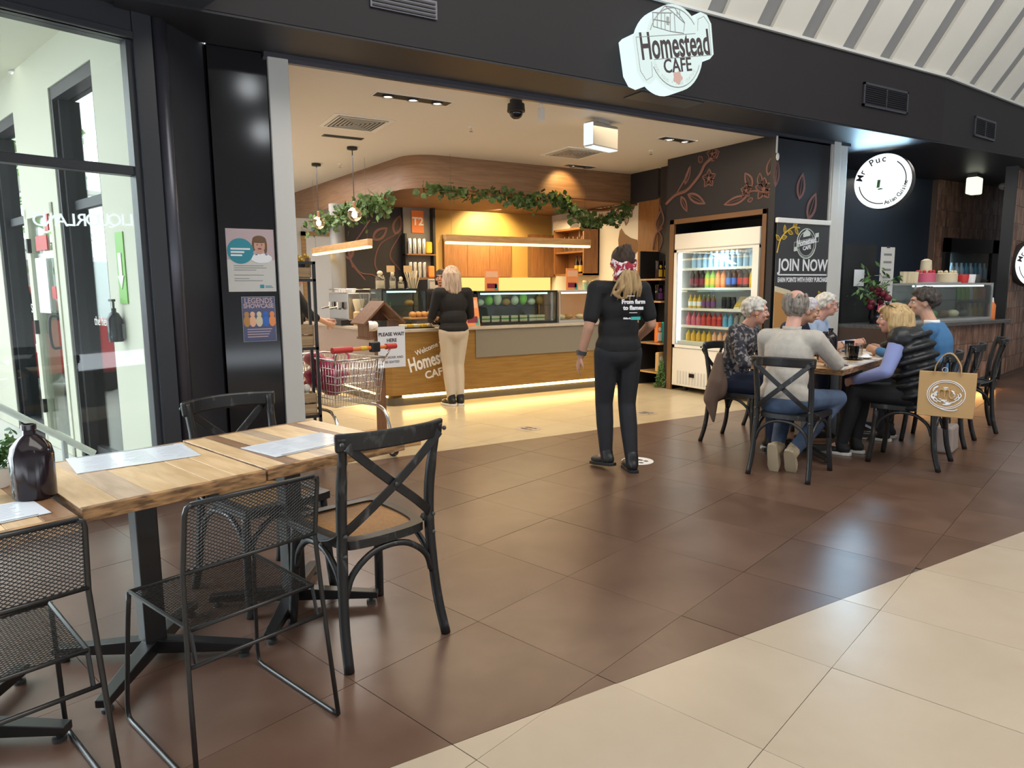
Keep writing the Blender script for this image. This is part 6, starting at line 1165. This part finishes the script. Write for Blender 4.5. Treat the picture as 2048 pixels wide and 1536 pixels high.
    o = MB(); o.tube([hp(-.022, .094, -.060), hp(0, .104, -.058), hp(.022, .094, -.060)], .0042, 6); obj('mouth', o, lipm, t, True)
    # clothes
    b = MB(); torso(b, .012); up_ = {'long': .97, 'short': -1, 'elbow': .35}[sleeve]
    for s in 'LR':
        if sleeve == 'short': sh, el = j['sh'+s], j['el'+s]; b.cap(sh, .066, sh.lerp(el, .74), .060)
        else: arm(b, s, .013, up_)
    if sleeve == 'short': pass
    robj(topname, b, top, t, .009, 12)
    b = MB(); b.ell(pv-up*.05, (.165*fat+.008, .118*fat+.006, .12), R=RT)
    for s in 'LR': leg(b, s, .011, 1.0)
    robj('trousers', b, legs, t, .009, 12)
    for s in 'LR':
        a, td = j['an'+s], j.get('toe'+s, Vector((0, 1, 0))).normalized(); dn = j.get('dn'+s, Vector((0, 0, -1))); xx = td.cross(dn); RF = Matrix((xx, td, -dn)).transposed()
        b = MB(); c = a+dn*.035; b.cap(a-dn*.035, .050, c-td*.012, .050); b.ell(c-td*.02+dn*.0, (.040, .055, .048), R=RF); b.ell(c+td*.08+dn*.012, (.044, .095, .034), R=RF); so = obj('shoe', remesh(b, .009, 3), shoe, t); so.data.materials.append(MAT[shoe])
        q = MB(); L0 = c+dn*.036
        ol = [(.032, -.075), (.040, -.03), (.042, .06), (.045, .11), (.03, .165), (0, .18), (-.03, .165), (-.045, .11), (-.042, .06), (-.040, -.03), (-.032, -.075), (0, -.085)]
        Mx = RF.to_4x4(); Mx.translation = L0; q.prism(ol, -.014, .010, Mx); obj('sole', q, sole, so, bevel=.004)
    if hairf:
        b = MB(); hairf(b, hp, HF); ho = robj('hair', b, hair, t, .0075, 2)
    if collar:
        b = MB(); b.tube([nk+RT @ Vector((.062*math.cos(q), .062*math.sin(q)*.9, .012+.012*math.sin(q))) for q in [k*2*PI/18 for k in range(18)]], 0, flat=(.035, .008), up=up, closed=True); obj('collar', b, collar, t, True)
    if vest:
        b = MB(); torso(b, .032)
        for k in range(7): 
            z = -.16+.085*k; c = pv+up*(z+.05); f = .93+.10*math.sin(k*1.1); b.tube([c+RT @ Vector(((.165*fat+.026)*math.cos(q), (.115*fat+.028)*math.sin(q), 0)) for q in [m*2*PI/24 for m in range(24)]], .024, 6, closed=True)
        robj('vest', b, vest, t, .010, 5)
    return t, j, hp, HF
def curly(b, hp, HF, cen=(0, -.014, .03), r=(.086, .102, .088), front=.045, low=-.05, n=110, s=.020, seed=1, side=.0):
    R = random.Random(seed); b.ell(hp(cen[0], cen[1]-.008, cen[2]+.012), (r[0]*.95, r[1]*.93, r[2]*.95), R=HF)
    for k in range(n):
        u = Vector((R.gauss(0, 1), R.gauss(0, 1), R.gauss(0, 1))).normalized(); p = Vector((cen[0]+u.x*r[0], cen[1]+u.y*r[1], cen[2]+u.z*r[2]))
        if (p.z < .015 and p.y > -.045) or p.z < low or (p.y > front and p.z < .075) or (abs(p.x) > .05 and p.y > .0 and p.z < .0): continue
        b.ell(hp(*p), s*R.uniform(.8, 1.25), nu=8, nv=5)
def seated(lean=.2, hz=0, hy=0, hx=0, kn=.1, spread=.1, h=1.0):
    pv = V3(0, -.07, .575); up = V3(0, math.sin(lean), math.cos(lean)); ch_ = pv+up*.31; nk = pv+up*.475; J = dict(pelvis=pv, chest=ch_, neck=nk, head=nk+V3(0, .045, .155)+V3(hx, hy, hz))
    for s, q in (('L', -1), ('R', 1)):
        J['sh'+s] = ch_+up*.105+V3(q*.178, -.005, 0); J['hip'+s] = pv+V3(q*.09, .03, -.045); J['kn'+s] = V3(q*spread, .37, .53); J['an'+s] = V3(q*spread*.9, .34, .085)
        J['el'+s] = J['sh'+s]+V3(q*.05, .10, -.25); J['wr'+s] = V3(q*.11, .40, .79)
    return J
# 1 the staff member walking away
PX = on_z(1233, 936)
J = dict(pelvis=(0, 0, .925), chest=(.005, .015, 1.225), neck=(.005, .02, 1.40), head=(.035, .035, 1.545), shL=(-.178, .0, 1.345), shR=(.185, .0, 1.34), elL=(-.245, -.035, 1.075), elR=(.255, -.02, 1.085), wrL=(-.285, .02, .86), wrR=(.215, .17, .955), hipL=(-.09, 0, .88), hipR=(.09, 0, .88), knL=(-.085, .055, .50), knR=(.085, .02, .49), anL=(-.085, .0, .115), anR=(.075, -.105, .082), toeL=(-.32, .92, -.12), toeR=(.1, .99, 0), dnL=(0, -.12, -.99))
def staff_hair(b, hp, HF):
    b.ell(hp(0, -.016, .030), (.083, .100, .090), R=HF); b.ell(hp(0, -.045, -.01), (.074, .07, .07), R=HF)
    R = random.Random(3)
    for k in range(70): a = R.uniform(-2.7, -.4); z = R.uniform(-.04, .10); r = math.sqrt(max(0, 1-(z/.125)**2)); b.cap(hp(.083*r*math.cos(a), .1*r*math.sin(a)-.014, z+.02), .009, hp(.045*math.cos(a), .06*math.sin(a)-.05, z*.3-.045), .008, 6)
staff, j, hp, HF = person('woman walking away in black shirt and jeans, red scarf round her ponytail', PX, -.28, J, 'skin_tan', 'hair_brown', 'tee_black', 'jean_black', 'shoe_black', 'shoe_black', sleeve='short', hairf=staff_hair, fat=1.02, curl=.6, topname='shirt', palm={'R': (-1, 0, .3)})
staff_loc = PX
b = MB(); R = random.Random(6)
for k in range(34):
    x = R.gauss(0, .022); L = R.uniform(.15, .24); b.tube(bez([hp(x*.5+.01, -.118, -.05), hp(x*1.1+.005, -.150, -.09), hp(x*1.9-.005, -.158, -.05-L*.6), hp(x*2.3-.015, -.135+R.uniform(-.01, .01), -.05-L)], 4), [.011]*6+[.010]*4+[.008, .006, .004], 6)
for k in range(5): b.tube(bez([hp(-.01, -.14, -.11), hp(-.05, -.165, -.18), hp(-.085-.01*k, -.155, -.235), hp(-.05, -.15, -.275)], 4), [.009]*8+[.007]*3+[.005, .004], 6)
robj('ponytail', b, 'hair_pony', staff, .006, 1, label='long light brown ponytail')
b = MB(); P = [hp(.094*math.cos(a), -.016+.112*math.sin(a), .005-.05*(-math.sin(a))) for a in [PI+.05+k*(PI-.1)/12 for k in range(13)]]; b.tube(P, 0, flat=(.05, .014), up=HF @ Vector((0, 0, 1)))
b.ell(hp(0, -.132, -.045), (.042, .026, .030), R=HF); b.ell(hp(-.02, -.13, -.03), (.03, .02, .03), R=HF); b.tube(bez([hp(.015, -.14, -.05), hp(.06, -.14, -.09), hp(.085, -.12, -.135)], 4), 0, flat=(.035, .010), up=(0, 1, 0)); b.tube(bez([hp(-.03, -.13, -.03), hp(-.075, -.11, -.07), hp(-.09, -.075, -.12)], 4), 0, flat=(.06, .012), up=(0, .6, 1))
robj('scarf', b, 'scarf', staff, .006, 1, label='red and white patterned scarf')
Ms = TR(.045, -.158, 1.20) @ XZ; b = MB(); b.text('From farm', .042, Ms @ TR(0, .055, 0), .004, off=.0014); b.text('to flames', .042, Ms @ TR(0, .012, 0), .004, off=.0014); [obj('print_bar', MB().b2(*q), 'paper', staff) for q in (((-.005, -.161, 1.295), (.055, -.155, 1.299)), ((.015, -.161, 1.176), (.075, -.155, 1.180)))]; b.text('Make it', .018, Ms @ TR(-.048, -.062, 0), .004, off=.0006); obj('shirt_lettering', b, 'paper', staff, label='white From farm to flames print'); obj('shirt_tag', MB().b2((.028, -.162, 1.127), (.10, -.155, 1.149)), 'teal', staff, label='teal printed tag')
b = MB(); w = j['wrL']; d = (w-j['elL']).normalized(); b.cyl(w-d*.045, w-d*.015, .036, 16); b.box(tuple(w-d*.03+V3(-.034, -.01, 0)), (.014, .034, .034)); obj('wrist_watch', b, 'dark_grey', staff)
b = MB(); b.cyl(j['wrR']-(j['wrR']-j['elR']).normalized()*.04, j['wrR']-(j['wrR']-j['elR']).normalized()*.015, .034, 16); obj('wristband', b, 'black_paint', staff)
# 2 the customer at the counter
PC = on_z(921, 808)
J = dict(pelvis=(0, 0, .90), chest=(0, .02, 1.19), neck=(0, .03, 1.36), head=(-.005, .045, 1.50), shL=(-.178, .01, 1.305), shR=(.178, .01, 1.305), elL=(-.235, .06, 1.05), elR=(.225, .05, 1.05), wrL=(-.2, .26, .99), wrR=(.15, .27, 1.0), hipL=(-.088, 0, .86), hipR=(.088, 0, .86), knL=(-.075, .02, .48), knR=(.055, .015, .48), anL=(-.055, -.02, .085), anR=(.055, -.03, .085), toeL=(-.35, .93, 0), toeR=(.1, .99, 0))
def bob(b, hp, HF):
    b.ell(hp(0, -.014, .034), (.088, .104, .092), R=HF); R = random.Random(9)
    for k in range(120):
        a = R.uniform(PI*.92, PI*2.08); r = R.uniform(.9, 1.08); z1 = R.uniform(-.21, -.13); x, y = math.cos(a), math.sin(a)
        b.tube([hp(.05*x, .06*y-.012, .105), hp(.088*x*r, .106*y*r-.012, .03), hp(.094*x*r, .108*y*r-.012, -.06), hp(.108*x*r, .10*y*r-.012, z1)], [.010, .012, .012, .008], 6)
cust, j, hp, HF = person('woman with long silver hair, black top and beige trousers, waiting at the counter', (PC.x-.08, PC.y-.02, 0), -.12, J, 'skin', 'hair_silver', 'tee_black', 'chino', sleeve='long', hairf=bob, topname='cardigan', yaw=.1)
b = MB(); b.ell((0, .0, .90), (.182, .134, .09)); b.ell((0, 0.01, 1.02), (.172, .13, .15)); robj('top_hem', b, 'tee_black', cust, .011, 3)
# 3 dark haired companion beyond her
J2 = dict(J); J2['head'] = (0, .05, 1.52); pq = on_y(888, 600, 7.35)
def dark_long(b, hp, HF):
    b.ell(hp(0, -.014, .034), (.086, .104, .092), R=HF); R = random.Random(12)
    for k in range(70): a = R.uniform(PI*.95, PI*2.05); x, y = math.cos(a), math.sin(a); b.tube([hp(.05*x, .06*y-.012, .10), hp(.09*x, .106*y-.012, .02), hp(.085*x, .10*y-.02, -.10)], .011, 6)
person('dark haired server behind the counter, mostly hidden by the silver haired woman', (4.06, 8.78, 0), PI-.4, {k: (V3(*v)*.99) for k, v in J2.items()}, 'skin_tan', 'hair_dark', 'tee_black', 'jean_black', hairf=dark_long, fat=.9, brow='brow_dark', yaw=-.3)
# 4 barista behind the left counter
J3 = dict(J); J3.update(wrR=(.12, .36, .98), elR=(.24, .14, 1.08), wrL=(-.05, .38, 1.0))
person('person mostly hidden behind the white post, bare forearm reaching to the counter', (1.86, 8.05, 0), -PI/2, J3, 'skin', 'hair_dark', 'tee_black', 'jean_black', sleeve='elbow', hairf=dark_long, brow='brow_dark')
# 5 man in grey, back to the camera
J = seated(.20, .02, .02, .0); J.update(knR=V3(.24, .36, .52), anR=V3(.07, -.02, .16), knL=V3(-.14, .40, .53), anL=V3(-.04, -.05, .17), toeR=V3(-.1, .55, -.83), toeL=V3(-.05, .35, -.93), dnR=V3(0, -.83, -.55), dnL=V3(0, -.93, -.35))
J['wrR'] = V3(.12, .46, .80); J['elR'] = V3(.27, .20, .80); J['elL'] = V3(-.26, .2, .80)
def balding(b, hp, HF):
    R = random.Random(5); b.ell(hp(0, -.03, -.005), (.083, .085, .07), R=HF)
    for k in range(170):
        a = R.uniform(PI*.93, PI*2.07); z = R.uniform(-.075, .085); r = math.sqrt(max(.05, 1-((z-.02)/.105)**2)); b.ell(hp(.083*r*math.cos(a), .1*r*math.sin(a)-.012, z), .014*R.uniform(.7, 1.2), nu=8, nv=5)
man, *_ = person('balding man in pale grey jumper and jeans seated with his back to the camera', TT(5.075, 1.915), TW-PI/2, J, 'skin_pink', 'hair_grey', 'knit_grey', 'denim', 'sole_tan', 'sole_tan', hairf=balding, fat=1.05, yaw=.0, topname='jumper', collar='knit_grey')
# 6 woman in the patterned blouse
J = seated(.26, -.04, .03); J['wrL'] = V3(-.12, .42, .80)
pat, j, hp, HF = person('white haired woman in dark patterned blouse seated left of the man, in profile', TT(5.76, 2.60), TW+PI, J, 'skin_pink', 'hair_white', 'blouse', 'navy_cloth', sleeve='long', hairf=lambda b, hp, HF: curly(b, hp, HF, n=300, s=.0135, low=-.06, seed=2), yaw=.55, pitch=.05, fat=1.12, topname='blouse')
b = MB(); b.ell(hp(-.082, 0, -.045), .007); b.ell(hp(.082, 0, -.045), .007); obj('earrings', b, 'gold', pat, True)
# 7 woman with lilac white hair
J = seated(.34, -.05, .05)
person('woman with lilac white hair in navy top, mostly hidden behind the man', TT(6.72, 2.56), TW+PI, J, 'skin', 'hair_lilac', 'navy_cloth', 'navy_cloth', hairf=lambda b, hp, HF: curly(b, hp, HF, n=280, s=.012, low=-.07, seed=4), yaw=.45, pitch=.22)
# 8 woman in glasses
J = seated(.28, -.02, .04)
gl, j, hp, HF = person('white haired woman in glasses and pale blue shirt at the far side of the table', TT(7.34, 2.56), TW+PI, J, 'skin_pink', 'hair_white', 'shirt_pale', 'navy_cloth', hairf=lambda b, hp, HF: curly(b, hp, HF, n=260, s=.014, low=-.04, seed=8), yaw=.6, pitch=.0)
b = MB(); [b.tube(arc((s*.034, 0), .023, 0, 2*PI, 14, lambda u, v: hp(u, .098, v))[:-1], .0025, 5, closed=True) for s in (-1, 1)]; [b.tube([hp(s*.055, .098, .004), hp(s*.078, .0, .008)], .002, 5) for s in (-1, 1)]; b.tube([hp(-.011, .1, 0), hp(.011, .1, 0)], .002, 5); obj('glasses', b, 'dark_grey', gl)
# 9 blonde woman in the quilted vest
J = seated(.34, -.075, .03); J['elL'] = V3(-.265, .12, .72); J['wrL'] = V3(-.14, .36, .625); J['wrR'] = V3(.12, .38, .62); J['elR'] = V3(.26, .14, .72); J['anL'] = V3(-.09, .46, .085); J['anR'] = V3(.06, .40, .085)
def blonde(b, hp, HF):
    b.ell(hp(0, -.016, .034), (.090, .106, .092), R=HF); R = random.Random(21)
    for k in range(140):
        a = R.uniform(PI*.90, PI*2.10); r = R.uniform(.95, 1.2); x, y = math.cos(a), math.sin(a); z1 = R.uniform(-.15, -.09); b.tube([hp(.05*x, .06*y-.012, .11), hp(.094*x*r, .108*y*r-.012, .04), hp(.105*x*r, .115*y*r-.016, -.05), hp(.09*x*r, .115*y*r-.03, z1)], [.010, .013, .013, .009], 6)
    for k in range(14): x = -.05+.1*k/13; b.tube([hp(x, .05, .105), hp(x*1.15, .09, .075), hp(x*1.2, .10, .045)], [.01, .010, .006], 6)
bw_, j, hp, HF = person('blonde woman in quilted black vest over lilac blue shirt, sunglasses on her head', TT(5.95, 1.30), TW, J, 'skin_pink', 'hair_blonde', 'shirt_blue', 'jean_black', sleeve='long', hairf=blonde, yaw=.2, pitch=.0, fat=1.15, vest='vest_black', topname='shirt')
b = MB(); [b.ell(hp(s*.036, .045, .118), (.03, .012, .018), R=HF @ Matrix.Rotation(-.9, 3, 'X')) for s in (-1, 1)]; [b.tube([hp(s*.066, .04, .112), hp(s*.095, -.06, .06)], .004, 5) for s in (-1, 1)]; obj('sunglasses', b, 'black_gloss', bw_, True)
# 10 woman in the blue jumper
J = seated(.22, .02, .03)
bl_, j, hp, HF = person('dark haired woman in bright blue jumper with white collar, behind the blonde woman', TT(6.72, 1.32), TW, J, 'skin', 'hair_dark', 'knit_blue', 'jean_black', hairf=lambda b, hp, HF: curly(b, hp, HF, n=260, s=.017, r=(.092, .108, .092), low=-.06, seed=15), yaw=.35, pitch=.02, fat=1.1, collar='paper', topname='jumper', brow='brow_dark')
t = thing('handbag', 'patterned bag on the floor under the blue jumper woman', 'bag', TT(6.55, 1.15), TW); obj('body', MB().box((0, 0, .11), (.24, .12, .22), taper=1.1), 'mural_pale', t, bevel=.02); obj('handle', MB().tube(arc((0, .22), .07, 0, PI, 8, lambda u, v: (u, 0, v)), .008, 6), 'dark_grey', t)

# ------------------------------------------------------------------ rows of look-alikes: which one, counted from the left
bpy.context.view_layer.update(); same = {}
for o in list(COL.objects):
    if o.parent is None and o.get('category') and o.get('label'): same.setdefault(o['label'], []).append(o)
NTH = ['first', 'second', 'third', 'fourth', 'fifth', 'sixth', 'seventh', 'eighth', 'ninth', 'tenth', 'eleventh', 'twelfth', 'thirteenth']
for lb, L in same.items():
    if 1 < len(L) <= 13 and len(lb.split()) <= 13:
        L.sort(key=lambda o: (o.matrix_world.translation.dot(RV))/max(.1, o.matrix_world.translation.dot(FV)))
        for k, o in enumerate(L): o['label'] = lb+', '+NTH[k]+' from left'
